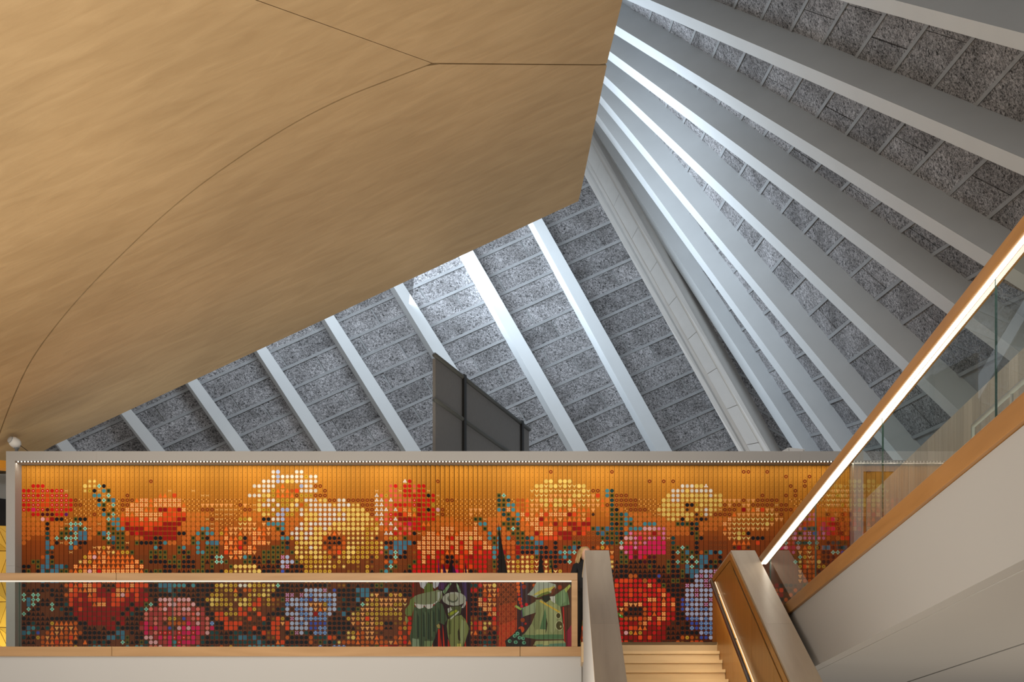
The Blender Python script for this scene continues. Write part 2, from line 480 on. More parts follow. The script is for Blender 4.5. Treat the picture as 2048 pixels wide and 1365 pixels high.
for i in range(0, NR - 1):
    for j in range(0, 22):
        ua0, ua1, ub0, ub1 = ucourse(i, j), ucourse(i, j + 1), ucourse(i + 1, j), ucourse(i + 1, j + 1)
        if ua0 > 1.10: continue
        c = proj(root(i, ua0)); 
        if c.x > 2400 or c.y > 1080: continue
        g = 0.0038
        cuts = [0.0, 1.0]
        if i < 6:
            f = (0.36 if j % 2 else 0.66) + rnd.uniform(-.08, .08)
            if rnd.random() < .75: cuts = [0.0, f, 1.0]
        for a, b in zip(cuts, cuts[1:]):
            rquad(i, ua0 + g, ua1 - g, ub0 + g, ub1 - g, a + (.006 if a > 0 else 0), b - (.006 if b < 1 else 0), .08, rnd.uniform(-.012, 0), M['slab'], 'slab')
        rquad(i, ua1 - .0034, ua1 + .0034, ub1 - .0034, ub1 + .0034, 0, 1, .06, .012, M['batten'], 'batten')
mb = MB()
for i in range(NR - 1):
    for k in range(8):
        u0 = U0 - .04 + (1.2 - U0) * k / 8; u1 = U0 - .04 + (1.2 - U0) * (k + 1) / 8
        n = nrm(i, (u0 + u1) / 2) * .022
        q = [root(i, u0) - n, root(i + 1, u0) - n, root(i + 1, u1) - n, root(i, u1) - n]
        mb.hexa(q, [p - n * 5 for p in q])
mb.build('backing', M['batten'], roofR)

mb = MB()
for k in range(4):
    a0, a1 = RU[0] + (RU[0] - RU[1]) * k * 1.6, RU[0] + (RU[0] - RU[1]) * (k + 1) * 1.6
    b0, b1 = RL[0] + (RL[0] - RL[1]) * k * 1.6, RL[0] + (RL[0] - RL[1]) * (k + 1) * 1.6
    n = nrm(0, .5); q = [p - n * .6 for p in (a0 - (b0 - a0) * .1, a1 - (b1 - a1) * .1, b1 + (b1 - a1) * .25, b0 + (b0 - a0) * .25)]
    mb.hexa(q, [p - n * .1 for p in q])
mb.build('overhead', M['batten'], roofR)

# valley beam: a shallow channel between the two roof faces
vb = empty('valley_beam', P(1510, 903, 27))
vb.parent = roofR; vb.matrix_parent_inverse = Matrix.Translation(-roofR.location)
vb['label'] = 'wide pale channel beam between the two roof faces'
VT = (P(1146, 310, 28.3), P(1168, 238, 29.6)); VBm = (P(1510, 962, 26.6), P(1574, 962, 26.6))
def vpt(s, f, off=0.0):
    a = VT[0].lerp(VBm[0], s); b = VT[1].lerp(VBm[1], s)
    n = (ln + nrm(NR - 2, s)).normalized()
    return a.lerp(b, f) - n * off
def vbeam_piece(f0, f1, o0, o1, s0=0.0, s1=1.0, name='flange', mat=None):
    rings = []
    for k in range(5):
        s = s0 + (s1 - s0) * k / 4
        rings.append([vpt(s, f0, o0), vpt(s, f1, o0), vpt(s, f1, o1), vpt(s, f0, o1)])
    o = MB().loft(rings).build(name, mat or M['valley'])
    o.parent = vb; o.matrix_parent_inverse = Matrix.Translation(-P(1510, 903, 27))
    return o
vbeam_piece(0.0, 0.17, 0.0, 0.8)
vbeam_piece(0.83, 1.0, 0.0, 0.9)
vbeam_piece(0.17, 0.34, 0.14, 0.5, name='web')
vbeam_piece(0.74, 0.83, 0.10, 0.5, name='web')
for k in range(10):
    vbeam_piece(0.34, 0.74, 0.06, 0.5, k / 10 + .0008, (k + 1) / 10 - .0008, name='panel')
vbeam_piece(0.02, 0.98, 0.45, 0.9, name='core')

# ------------------------------------------------------------------ walls at the ends of the landing, and planks imitating a reflection
wr = empty('wall_right', (5.62, 12, Z_LAND))
tag(wr, 'pale timber plank wall behind the sloping glass balustrade', kind='structure')
y = 2.0
while y < 19.9:
    MB().box(5.62, 5.68, y + .003, y + .297, Z_LAND, 5.37).build('plank', M['plank'], wr); y += 0.30
MB().box(5.685, 5.8, 2, 19.98, Z_LAND - .3, 5.35).build('backing', M['void'], wr)
wb = empty('mural_reflection', (6.2, 20.6, Z_LAND))  # built planks imitate the mural's reflection in the gallery glass
tag(wb, 'brown planks under a white band, standing in for the mural reflected in glass', kind='structure')
x = 5.60
while x < 6.98:
    MB().box(x + .003, x + .157, 20.45, 20.5, Z_LAND, 5.98).build('plank', M['oak_panel'], wb); x += .16
MB().box(5.6, 7.05, 20.45, 20.5, 5.99, 6.2).build('frame_reflection', M['white'], wb)
MB().box(5.6, 7.05, 20.505, 20.6, Z_LAND, 6.19).build('backing', M['void'], wb)
wl = empty('wall_left', (-11.0, 21.6, Z_LAND))
tag(wl, 'glowing yellow faceted wall at the far left edge beyond the white frame', kind='structure')
ys = [-12.2 + .42 * k for k in range(6)]; zs = [2.28 + .5 * k for k in range(7)]
def fz(a, b): return Vector((ys[a] + (.21 if b % 2 else 0), 21.6 + .05 * ((a * 7 + b * 5) % 3), min(5.27, zs[b])))
for a in range(5):
    for b in range(6):
        for tri in (((a, b), (a + 1, b), (a, b + 1)), ((a + 1, b), (a + 1, b + 1), (a, b + 1))):
            pts = [fz(*t) for t in tri]; ce = sum(pts, Vector()) / 3
            pts = [p + (ce - p).normalized() * .012 for p in pts]
            MB().prism(pts, (0, .03, 0)).build('facet', M['yellow'], wl)
MB().box(-12.6, -9.4, 21.76, 21.9, 2.2, 5.3).build('backing', M['orange_beam'], wl)
MB().box(-12.8, -9.6, 22.6, 22.8, 5.2, 6.6).build('void', M['void'], wl)
tag(MB().hexa([(-12.3, 21.5, 6.02), (-10.1, 21.5, 5.74), (-10.1, 21.8, 5.74), (-12.3, 21.8, 6.02)],
              [(-12.3, 21.5, 6.32), (-10.1, 21.5, 6.22), (-10.1, 21.8, 6.22), (-12.3, 21.8, 6.32)]).build('trim_1', M['grey_paint']), kind='structure')
tag(MB().hexa([(-11.5, 20.6, 6.20), (-10.02, 20.4, 6.02), (-10.02, 20.6, 6.02), (-11.5, 20.8, 6.2)],
              [(-11.5, 20.6, 6.36), (-10.02, 20.4, 6.16), (-10.02, 20.6, 6.16), (-11.5, 20.8, 6.36)]).build('trim_2', M['orange_beam']), kind='structure')
up = area('yellow_wall_uplight', (-10.6, 20.9, 2.5), (-10.8, 21.7, 4.2), 1.4, .2, 20, (1, .86, .55))

# ------------------------------------------------------------------ grey screen standing behind the mural wall
scr = empty('screen', P(870, 1000, 20.8))
tag(scr, 'dark grey panelled screen rising behind the mural wall', 'screen')
sa = P(870, 711, 20.8); sb = sa + Vector((0.394, 1, 0)) * (25.05 - 20.8)
sdir = (sb - sa).normalized(); sperp = Vector((-sdir.y, sdir.x, 0))
if sperp.x > 0: sperp = -sperp
def scr_piece(t0, t1, z0, z1, th0, th1, name, mat):
    Lg = (sb - sa).length
    a = sa + sdir * Lg * t0; b = sa + sdir * Lg * t1
    base = [Vector((p.x, p.y, 0)) + sperp * q for p, q in ((a, th0), (b, th0), (b, th1), (a, th1))]
    return MB().hexa([p + Vector((0, 0, z0)) for p in base], [p + Vector((0, 0, z1)) for p in base]).build(name, mat, scr)
zt = sa.z; ztm = zt - 0.86; TJ = (0.0, 0.262, 0.897, 1.0)
for t0, t1 in zip(TJ, TJ[1:]):
    scr_piece(t0 + .004, t1 - .004, ztm + .05, zt - .05, 0, .06, 'panel', M['grey_screen'])
    scr_piece(t0 + .004, t1 - .004, Z_LAND, ztm, 0, .06, 'panel', M['grey_screen'])
for t in TJ[1:3]:
    scr_piece(t - .011, t + .011, Z_LAND, zt + .05, -.05, .05, 'post', M['black'])
for z in (zt, ztm + .02):
    MB().tube([Vector((sa.x, sa.y, z)) - sdir * .02, Vector((sb.x, sb.y, z))], .045, 12).build('rail', M['grey_tube'], scr, smooth=True)

# ------------------------------------------------------------------ the mural of upright slats
GRID_ROWS = 43
def hx(c): return lin(*c)
COLS = 176
S_M = 20.25 / F                                  # metres per pixel at the slats
def MX(px): return (px - CX) * S_M
def MZ(py): return (CY - py) * S_M
PITCH = 9.409 * S_M; RP = 9.476 * S_M
def col_x(c): return MX(47.8 + 9.409 * c)
def row_z(r): return MZ(944.4 + 9.476 * (r - 1))
BL = ' ' * 20
U = {}
U[0] = [BL, BL, "              SS    ", "  RRR        YSSCK  ", "RREAEEREEm   SyKmcG ", "EEEREAEEEE     ccmC ", "EEEEEAEEEERdxxxxKCGg", "RREEAAEEEERddxxxcGxC",
 "ERPEEDREERRxxxxxxKxG", "o RRDDDRRV xxxxdxcGC", "ooooperKKxxGKKooooCc", "oooooKooomCCCooomoGc", "oooooKoomGCgGCmoooGG", "oooooNooGGNCggooGgCG",
 "oo   NoCGCCCggo  GCg", "o    goKmoCgKK    GN", "     gc   gon  mtytn", "     Nn   m   TTtTtS", "    qgK      yOpTOTT", "  GG gG     SOyTTOTT", "KK GggNggN OTTTOTTTT", "KG KgNggGGqTyOpOROOO"]
U[20] = [BL, BL, "       d            ", BL, "           m    m   ", "  d      TT A     mm", "xdddTXXTXXXXXXxxxxxx", "xddXXXXTXXXXXXTxxxtt",
 "xdXXXXTTTrrAArXxxxdd", "xTXTXXXXXXAAAAAooooo", "cAAAAXAXXAAAArroooom", "cArAAAAAAArrrroooooo", "ccrrrrAArrrrrqoooocc", "GGorRrrrrrrrrKKoocGc",
 "GG  oqrrKKrrr ooGoGK", "GGm GKKKGKcoo ooGc c", "GGn     cK   Gc  c G", "TyyG   GGGG  GKG ccG", "TTTT:::GKGG:G:GK::GG", "TTTTOG:KKKKGGGKKK:Gk", "TTOOqO::::KKKGKKK:G:", "OOOOOTGkGGKK:kkkGGGK"]
U[40] = ["             WB   WW", "             WBWWWWW", "           WWWBWYYWW", "         WWWWW T   B", "          SWWyTtTqAW", "        WWWYYyTTTTdy", " xxxxxx   SyWWyyyyYy", "tttttxdtxmYWWyWyyYWq",
 "dmmmmmxddmYyyWyBBYyW", "xmxmmxxooooYSyBByyoW", "dmmxxxyyYooKKWWBoooo", "moxxx vvtt tccccoooW", "moxTttvttvTTtoGcooWW", "coyTttTttOOTtooKoWWY",
 "ooqOTTyKqOTT ooccyWY", "ggoTOTAnqOOOt  GK yY", "GG OTTRqOT:::GGGN:YS", "GG ATOOtOt:GGGGG:GYS", "KCC tTtcGkkGGGGLB:yY", "GCCG:::GGKkGKGKBBBGy", "G:::GYYYYYkkKkKBLKKK", "K:KyySSSSYYKKKGaKkKk"]
U[60] = [BL, "yWW                 ", "WWW                 ", "WWdd              eR", "WWW d          m  ee", "yyddd          weyee", "WWwSYddWWddddddwwewe", "yWWWWWSWWWSSdddwweeR",
 "SWWWWWWWYYYYYddwwwew", "YYYWWWWYWYYYYYdwweER", "YYYWWWWWWYYYYYSeweEw", "YWWWWWYYYSYSYSSywewe", "YWYYWYSYYYYYYyyYoTew", "WWYYYtTtSSSSSySS wwR",
 "WYYYqKKHqSSSSySn oyy", "YYYYnHHKqSSSSyyySKKg", "yWYSqnqqqYYyyyyyScng", "SYYSSqqAyYYyyyyyeGgC", "yyYYyynSyYyyyyny:KKC", "yyyyySuyuyyy un::qcq", "yySSSSyuS  u yu::NCG", "yyyyyy   uuu yH:GcG "]
U[80] = [BL, BL, " wR     d           ", " RReRR              ", "mRReRRm             ", "eRRRRRKRm           ", "eeeERRRRxxddxxxxxxxx", "RRAErRRyxxxxxxxxxxxx",
 "AOTyRRKRpdxxxxxtttxx", "rAOTrRRRmdxxxxxtxxxx", "rrrRRRRRooooxxxxGGmo", "eRPRRTToooooooxxtcco", "ReeRRR ooXXXooooXoGo", "eReKmoXXTXXtTXXXXooc",
 "oG   XXXXXTRXXXYXXoc", "gggKXXXXXXXXXRXXAAXo", "gg::XXXXXXXRXAXXRRXX", "gK:uRXXXRRTTXRAXRARR", "KK::RXRXRqKKAARrRRRR", ":::GRXRRRqKKnARRRRR:", "::GRRRRRRrrRRARARRR:", ":kKRRRRRROOXPRXKnRR:"]
U[100] = list("      xxxxooooGGcccGGu")
U[101] = ["           d        ", BL, "          YY YYY    ", "        YYvYYvYvvYY ", "       vvYYvvvvvvvYv", "GC      vvvtttttYYvv", "NGNxqqTvtYYXYYtYtvvt", "GGccqqTtttYTYYvYTtvt",
 "cNXcTqTttTtTtTTtXTTT", "oNGocXAtTXAXXXXrATtq", "ooNGcTXtXrTTTtTTTTtA", "oGGGNoTXXAqTrqArrArr", "coGCGooqXXXXqAXqrrAA", "GooGGGoorTXXArrrqrA:",
 "coc:GGNcoAAAAqrr::::", "coooNGNGgg  K   GG::", "cqqqrNNNNKK K GNgK  ", "RrqqrKKKgNKNKcCcC   ", "KGcqNSSyGKKKKNcN    ", "KNvSySSyvKSGKKKC    ", "KvSSySYyvKvGK:::    ", "KrSSySYyvKSyvy      "]
U[121] = ["    d               ", BL, "            d  d d  ", "                   W", "dd cN            WWW", "tA cGddd        YWWY", "tvToNdddddxxxx YYWWY", "ttTdNdddddxxxxxYYYYS",
 "t ooGKoxddddxxYYYSYY", "n  oNGNcoooooxmYYYYY", "    GGGccoooooooSYSK", "    NKGcGoocccooooGN", "GgGgNGNocccpppMMoooo", ":NgGGNKcMeeeereMoooo",
 "::GNGGKppMPeMMPMmN  ", "::CNNGCeeMeMPPPP:N  ", "nqyTu:pPPMPPPPPP:GGC", "    t:GMPrPPPPPP:KCG", "   tq:GGPDPRDD:::K:G", "   tSkGGkkKDKK::GKCG", "    SkKKkkkkGKkkGKN:", "    KkKKkkkkkKkkGKKG"]
U[141] = ["            dd   d  ", BL, BL, "WWYYw               ", "YWWWWW              ", "YYYYYWSY        d   ", "SYYYYYYYttttdttddddd", "KKyYSYSYdtddttdddddm",
 "n YSWYSmddd rtTXAttd", "YYnyWSddddTttttttvvt", "YynKnooooXtvvvvvvvyt", "GKNoooooXtvvvvvvvYt ", "oGKoooo Ttvvvttvtt  ", "oKGo    ttvYyK      ",
 "  GK  :  tvYvvKKK   ", "  K  :::: TTTT A    ", "G K  :::: nrqn      ", "gGKqGgKc            ", "GCGgg  K            ", "CKCggKGK            ", "gCNgKNK             ", "gggBBBL             "]
U[161] = [' ' * 15, " d    d        ", "     d         ", "  d  d         ", "   d       tttt", " d d     tvtytt", "  xxxxxxxxvvttt", "dd xxxxxxxvttyt", "dddoooooooooooo", "d  ooMMMoodoodo",
 "t   MMMMAAAPddo", "   MMAAAAPRRdoo", "   MMaGGAPPPdoo", "  LMGMLaAMPRddo", " K MpMMMMMq oAA", "eC NNNC   KNN  ", "Pp   Ty KggKNN ", "    tqvqqKKCCa ", "    CyvqqnKK   ", "   CSqqqYKKK   ", "    yAqqyyK    ", "    tqqqKK     "]
LOW = {}
LOW[0] = ["K:::KK::kqATAOOAAHHH", "nkkKknKkknOATTOOrrHr", "CnCC::KkkqAArrTArrrA", "CgCCkk KKnArArAAAArA", ":gCKKKCKKNArrrrTOOrA", ":CkK::C:NKKrArrrrrrr", "CKkkk::::KNrrrrrrrrr", "KkkkkkKKKKKKrrrrrrrn", "kKNkkkyTTTTqKKrrrrrr", "KgcNkNTttTtT:Kkk:krr", "gcNa:qTtTqTTqKKKKkKK", "NkKyqtTTqqATKKKKKKgg", "kkk:qTTATTTK:TKNKNK:", "nnkkqTTqqqqy:nNccNN:"]
LOW[20] = ["AAAOAAAKKgggcccKcKKK", "OOTAArnKKNNgKNKkkKKK", "OpArArrkkKKKNKKkkKnK", "AArrArR:KpppIpppKKKy", "ArrKrrGCKeIppIIIpKKK", "rrKrKNCIiIpiIIppiIiK", "rKrNKKIiiieiIIIIepiK", "rrkKkkIiIiIyyuaiIeiI", "KrkkkrPiIinqqqqPipiI", "NKKKKiPRPiianpPpPPiI", "gg:KkkPiIEEEiEPPEPip", "NgG:KKppiPePEPEePiNK", ":CGkKGNppiiPcEPPPiNK", ":nc:ccNIIpiPcPIi:cKK"]
LOW[40] = ["KyYSyyWWYyyySSCKKkkK", "KyuyyTnqqyuSSyKKKkkK", "yyyuuyK ySyYSKKKLLnL", "YYyyuSyYyuAuyquGLBBb", "Yyyyy YYyAAuyuunbBBB", "uuunyuAuAyu  uKNBnbb", "KAAyyyAAnnA kKKKBBBb", "KqAAnuunA nAkuAyKLBB", "bKKAAAAnnnnNKAAtABBb", "PKKAAAKnnAKKKAq:ABBB", "NNkkKNNKNKKAuAA:KGLB", "NNNKNNggNgNKuuA:qKKK", "KKKKKNNNNNgNKKTAKKKK", "NnqnyNNNccccccccKNNK"]
LOW[60] = ["kkKKKn uuKnknnKGGnnK", "BBBBLnaKKKKgggKKKgKK", "BbBBBBBKKKKNggStnKyt", "baBbbbBnNKKgKytytttt", "BtttybBnKKnKCSyyttty", "BBtTtBBNKNKGtttyyyyv", "bBrbbBKngKSytyyyyyyy", "bbbbbnKKKytytAtyuuuu", "BaaaaKKKKKtqtytyyKKu", "BaabbKKKKKkutttqqHH ", "NKbbbKKNKSyTqttun:::", "KqNNNAqKnSYTqttTqnnq", "KqnGNKNSqqqTqqqTqqtT", "KKnbKKbbbuuuqqnGAArr"]
LOW[80] = ["nkk", "kkk", "yKK", "tt:", "yv:", "t::", "y::", "y:R", "uqR", "qyA", "A:A", "TA:", "qRT", "qq:"]
LOW[95] = ["NNRttY", "RRKTtt", "KKKqTt", "KKXRtq", "KKXXtt", "KKKXXA", "KKKKTX", "uuKKKR", "yRASSA", "qRAYkq", "tTKukK", "nnKKNK", "nKKNNK", "nKncNN"]
MID = {126: ["kKKoqKKKKakkKKGKgBLBL", "RAAARRoRRKkkGGKKKBBLB", "ARRRRRRORRGkKKnLBBBLL", "RRRARARRRAAKKKKBBLBBB", "RRRARRARRRORKKKBBLBBB", "RRRRRRROORTRAKaBbBBBL", "RROttORRAROROKabBBBLB", "RtqKKKqRARArAKaBbBbbB",
 "RqKHHHqRTRORrKKBBBBBB", "RRqqqAqOrOORRKKabbBbB", "RRRrrqORRArrnKnKaabbb", "RRRAATTrrRrkknKKbabbb", "RrpyTyrrRrrkkkKKKKBbb", "RRrrrArArrrkkKqyquaaB", "RRAnrrrrrrnnnqunqAqnn"]}
grid = {}
for base, rows in U.items():
    for k, s in enumerate(rows):
        for c, ch in enumerate(s): grid[(base + c, k + 1)] = ch
for base, rows in LOW.items():
    for k, s in enumerate(rows):
        for c, ch in enumerate(s): grid[(base + c, k + 25)] = ch
for base, rows in MID.items():
    for k, s in enumerate(rows):
        for c, ch in enumerate(s): grid[(base + c, k + 23)] = ch
rnd = random.Random(5)
for c in range(COLS):                             # rows the rails and walls hide: carry on the pattern
    for r in range(1, GRID_ROWS):
        if (c, r) not in grid:
            grid[(c, r)] = grid[(c, 22)] if r in (23, 24) and (c, 22) in grid else rnd.choice('KKKGrAqn:k') if r > 22 else ' '

def circ(n, r, ph=0.0, w=1.0): return [(w * r * math.cos(ph + 2 * math.pi * k / n), r * math.sin(ph + 2 * math.pi * k / n)) for k in range(n)]
def star(n, r1, r2, ph=math.pi / 2): return [((r1 if k % 2 == 0 else r2) * math.cos(ph + math.pi * k / n), (r1 if k % 2 == 0 else r2) * math.sin(ph + math.pi * k / n)) for k in range(2 * n)]
def lobe(n, r, d, ph=0.0, m=24): return [((r + d * math.cos(n * (t - ph))) * math.cos(t), (r + d * math.cos(n * (t - ph))) * math.sin(t)) for t in [2 * math.pi * k / m for k in range(m)]]
SQ = [(-.40, -.46), (.40, -.46), (.40, .46), (-.40, .46)]
BLOB = [(-.42, -.3), (-.3, -.43), (.3, -.43), (.42, -.3), (.42, .3), (.3, .43), (-.3, .43), (-.42, .3)]
TRI = [(-.45, -.42), (.45, -.42), (0, .5)]
HAT = [(-.48, -.12), (-.25, -.08), (-.2, .2), (0, .32), (.2, .2), (.25, -.08), (.48, -.12), (.3, -.28), (-.3, -.28)]
BOW = [(-.45, .3), (-.15, .1), (.15, .1), (.45, .3), (.25, -.05), (.4, -.35), (.1, -.05), (-.1, -.05), (-.4, -.35), (-.25, -.05)]
VEE = [(-.48, .38), (-.1, .1), (.1, .1), (.48, .38), (.28, -.05), (.1, -.15), (0, -.5), (-.1, -.15), (-.28, -.05)]
def cross_petals(r=.44, w=.2):
    out = []
    for k in range(4):
        a = math.pi / 4 + k * math.pi / 2
        d = (math.cos(a), math.sin(a)); p = (-d[1], d[0])
        out += [(d[0] * .1 + p[0] * -.1, d[1] * .1 + p[1] * -.1), (d[0] * r - p[0] * w * .7, d[1] * r - p[1] * w * .7), (d[0] * r + p[0] * w * .7, d[1] * r + p[1] * w * .7), (d[0] * .1 + p[0] * .1, d[1] * .1 + p[1] * .1)]
    return out
XP = cross_petals()
def ring(ro, ri, n=10): return ('ring', ro, ri, n)
ICON = {
 'R': [(circ(8, .43, .39), (205, 22, 20))], 'E': [(circ(8, .42, .39), (208, 24, 26)), (circ(6, .12), (250, 200, 190))],
 'r': [(BLOB, (150, 12, 10))], 'A': [(BLOB, (225, 70, 22))], 'O': [(BLOB, (232, 96, 40)), (XP, (246, 190, 110))],
 'T': [(TRI, (238, 112, 36))], 't': [(lobe(3, .34, .11, math.pi / 6), (238, 164, 92))], 'X': [(BLOB, (226, 100, 36)), (XP, (240, 196, 128))],
 'Y': [(lobe(8, .43, .03), (232, 200, 105))], 'y': [(circ(8, .41, .39), (200, 160, 48)), (circ(6, .14), (140, 104, 22))],
 'S': [(star(7, .5, .2), (236, 206, 112))], 'W': [(star(8, .48, .3), (226, 222, 212))], 'w': [(lobe(3, .33, .12, math.pi / 2), (226, 220, 214)), (circ(5, .1), (200, 130, 120))],
 'B': [(circ(7, .45, .4), (170, 182, 216))], 'b': [(circ(8, .45, .39), (160, 190, 226)), (XP, (58, 96, 176))], 'a': [(star(6, .45, .3), (58, 82, 176))],
 'K': [(circ(7, .44, .2), (16, 20, 26))], 'k': [([(-.44, -.42), (.44, -.42), (.2, .1), (0, .42), (-.2, .1)], (28, 16, 12))], 'H': [(HAT, (14, 14, 14))],
 'G': [(SQ, (98, 88, 30)), (circ(7, .28), (18, 44, 26))], 'g': [(SQ, (62, 116, 142))], 'c': [(circ(8, .44, .39), (66, 136, 150))], 'N': [(lobe(8, .42, .03), (20, 68, 70))],
 'C': [(lobe(4, .38, .10, 0), (150, 216, 196)), (star(4, .26, .1), (32, 112, 112))], 'P': [(BLOB, (214, 24, 90))], 'p': [(lobe(8, .43, .03), (226, 168, 176))],
 'M': [(star(6, .48, .26), (228, 120, 170))], 'L': [(XP, (214, 150, 206))], 'e': [(star(7, .48, .26), (236, 92, 78))], 'I': [(circ(9, .43), (216, 110, 100))], 'i': [(BLOB, (172, 60, 58))],
 'D': [(circ(7, .42), (78, 10, 26))], 'V': [(circ(8, .4), (104, 20, 110))], 'n': [(circ(7, .36), (66, 40, 24))], 'v': [(VEE, (240, 214, 130))], 'u': [(star(7, .45, .18), (140, 96, 26))],
 'q': [(circ(9, .42), (196, 90, 24))], 'm': [(BOW, (226, 176, 104))],
 'o': [(ring(.45, .36), (232, 132, 50)), (ring(.25, .13), (232, 120, 44))], 'd': [(ring(.40, .16), (126, 46, 14))],
 'x': [([(-.42, .05), (-.05, .42), (-.05, .1), (-.1, .05)], (228, 164, 78)), ([(.42, -.05), (.05, -.42), (.05, -.1), (.1, -.05)], (228, 164, 78)), ([(.05, .42), (.42, .05), (.1, .05), (.05, .1)], (150, 78, 16)), ([(-.05, -.42), (-.42, -.05), (-.1, -.05), (-.05, -.1)], (150, 78, 16))],
 ':': [(ring(.34, .24, 6), (92, 58, 28))],
 'f': [([(-.3, .1), (-.1, .3), (-.05, .1)], (214, 146, 52)), ([(.3, -.1), (.1, -.3), (.05, -.1)], (158, 88, 16))],
}
BGK = [(0, (202, 138, 50)), (4, (198, 130, 40)), (9, (190, 112, 28)), (13, (170, 86, 18)), (16, (140, 64, 14)), (21, (118, 56, 18)), (26, (104, 52, 20)), (38, (112, 58, 34)), (44, (112, 58, 34))]  # lowest stops carry the haze of the balustrade glass in their colour
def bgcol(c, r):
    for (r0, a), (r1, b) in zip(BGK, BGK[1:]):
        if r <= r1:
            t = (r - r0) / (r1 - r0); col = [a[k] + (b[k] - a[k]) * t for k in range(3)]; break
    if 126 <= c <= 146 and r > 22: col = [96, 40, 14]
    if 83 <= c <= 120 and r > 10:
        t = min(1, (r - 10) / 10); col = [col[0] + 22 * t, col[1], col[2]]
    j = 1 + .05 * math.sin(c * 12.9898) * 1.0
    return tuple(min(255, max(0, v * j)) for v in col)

# printed figures, given in pixels of the photograph and clipped to every slat
def c5(*p): return [(803 + x / 9.61, 1160 + y / 9.61) for x, y in p]
def c6(*p): return [(983 + x / 9.61, 1160 + y / 9.61) for x, y in p]
def u5(*p): return [(803 + x / 6.232, 930 + y / 6.232) for x, y in p]
def u6(*p): return [(993 + x / 6.232, 930 + y / 6.232) for x, y in p]
def rr(*p): return [(1230 + x / 9.1, 1140 + y / 9.1) for x, y in p]
def ell(cx, cy, rx, ry, n=20): return [(cx + rx * math.cos(2 * math.pi * k / n), cy + ry * math.sin(2 * math.pi * k / n)) for k in range(n)]
OV = []
def ov(pts, col): OV.append((pts, col))
ov(u6((25, 720), (45, 850), (85, 1080), (140, 1365), (24, 1365)), (24, 17, 12))
ov(u6((553, 1060), (590, 1365), (512, 1365)), (24, 17, 12)); ov(u6((676, 1130), (712, 1365), (690, 1365)), (24, 17, 12))
ov(u5((620, 1150), (655, 1365), (572, 1365)), (30, 16, 20)); ov(u5((455, 1130), (475, 1365), (456, 1365)), (60, 30, 100)); ov(u5((520, 1230), (566, 1365), (516, 1365)), (52, 20, 70)); ov(u5((640, 1240), (690, 1365), (640, 1365)), (60, 24, 70)); ov(u5((790, 1200), (820, 1365), (788, 1365)), (56, 16, 40))
ov(c5((700, 45), (1330, 45), (1330, 1330), (600, 1330)), (50, 28, 32))
ov(c5((240, 45), (700, 45), (700, 330), (240, 330)), (96, 38, 12))
ov(c5((1165, 45), (1245, 45), (1262, 420), (1200, 330)), (74, 52, 96)); ov(c5((705, 60), (870, 60), (800, 200), (720, 180)), (82, 44, 90))
ov(c5((1240, 420), (1262, 420), (1262, 900), (1246, 900)), (190, 60, 30))
ov(c5((700, 950), (735, 950), (775, 1330), (700, 1330)), (206, 52, 30)); ov(c5((790, 850), (810, 1000), (838, 1330), (800, 1330)), (206, 52, 30)); ov(c5((890, 1140), (970, 1330), (890, 1330)), (200, 46, 28)); ov(c5((1222, 1140), (1250, 1330), (1205, 1330)), (190, 46, 28))
ov(c5((340, 45), (500, 45), (480, 140), (430, 182), (370, 145)), (192, 190, 200)); ov(c5((600, 45), (728, 45), (700, 130), (640, 172), (606, 150)), (186, 184, 196))
ov(c5((435, 150), (500, 60), (590, 80), (612, 232), (440, 262)), (98, 114, 52))
ov(c5((245, 330), (170, 380), (150, 480), (75, 560), (68, 650), (100, 702), (200, 690), (244, 520)), (110, 124, 66)); ov(c5((75, 700), (112, 720), (132, 800), (100, 852), (68, 780)), (156, 156, 84))
ov(c5((240, 530), (430, 530), (610, 510), (700, 420), (790, 480), (882, 760), (820, 870), (720, 830), (700, 950), (640, 1130), (612, 1190), (560, 1330), (200, 1330), (160, 1080), (210, 850)), (76, 92, 66))
for a in ((300, 640, 320, 1120), (405, 600, 430, 1100), (505, 600, 520, 1150), (600, 560, 625, 1000), (700, 520, 720, 800)):
    ov(c5((a[0], a[1]), (a[0] + 34, a[1] + 80), (a[2] + 20, a[3]), (a[2] - 18, a[3])), (50, 62, 48))
for a in ((270, 600, 280, 1150), (450, 620, 465, 1150), (560, 600, 575, 1100)):
    ov(c5((a[0], a[1]), (a[0] + 22, a[1]), (a[2] + 18, a[3]), (a[2], a[3])), (104, 120, 90))
ov(c5((245, 320), (330, 285), (430, 260), (600, 225), (700, 195), (775, 225), (790, 330), (740, 420), (690, 430), (600, 484), (430, 486), (300, 474), (245, 432)), (128, 134, 102))
ov(c5((690, 240), (776, 222), (745, 330), (700, 420), (690, 400)), (178, 180, 170))
for s in (((245, 462), (300, 545), (335, 562), (415, 546), (431, 486), (300, 470)), ((431, 486), (480, 552), (510, 567), (590, 546), (610, 470), (500, 478)), ((610, 470), (650, 472), (696, 420), (660, 420))): ov(c5(*s), (204, 200, 196))
ov(c5((200, 1130), (330, 1150), (345, 1330), (200, 1330)), (138, 156, 128)); ov(c5((440, 1180), (600, 1180), (580, 1330), (440, 1330)), (126, 146, 100)); ov(c5((670, 880), (720, 845), (750, 900), (730, 945), (690, 930)), (170, 150, 90))
ov(c5((790, 230), (930, 62), (962, 80), (880, 205), (830, 285)), (124, 152, 114)); ov(c5((1055, 60), (1100, 120), (1142, 255), (1100, 244), (1060, 130)), (146, 170, 136))
ov(c5((890, 760), (1060, 700), (1150, 680), (1220, 760), (1290, 900), (1302, 950), (1220, 1200), (1175, 1330), (950, 1330), (890, 1080), (868, 900)), (132, 138, 82))
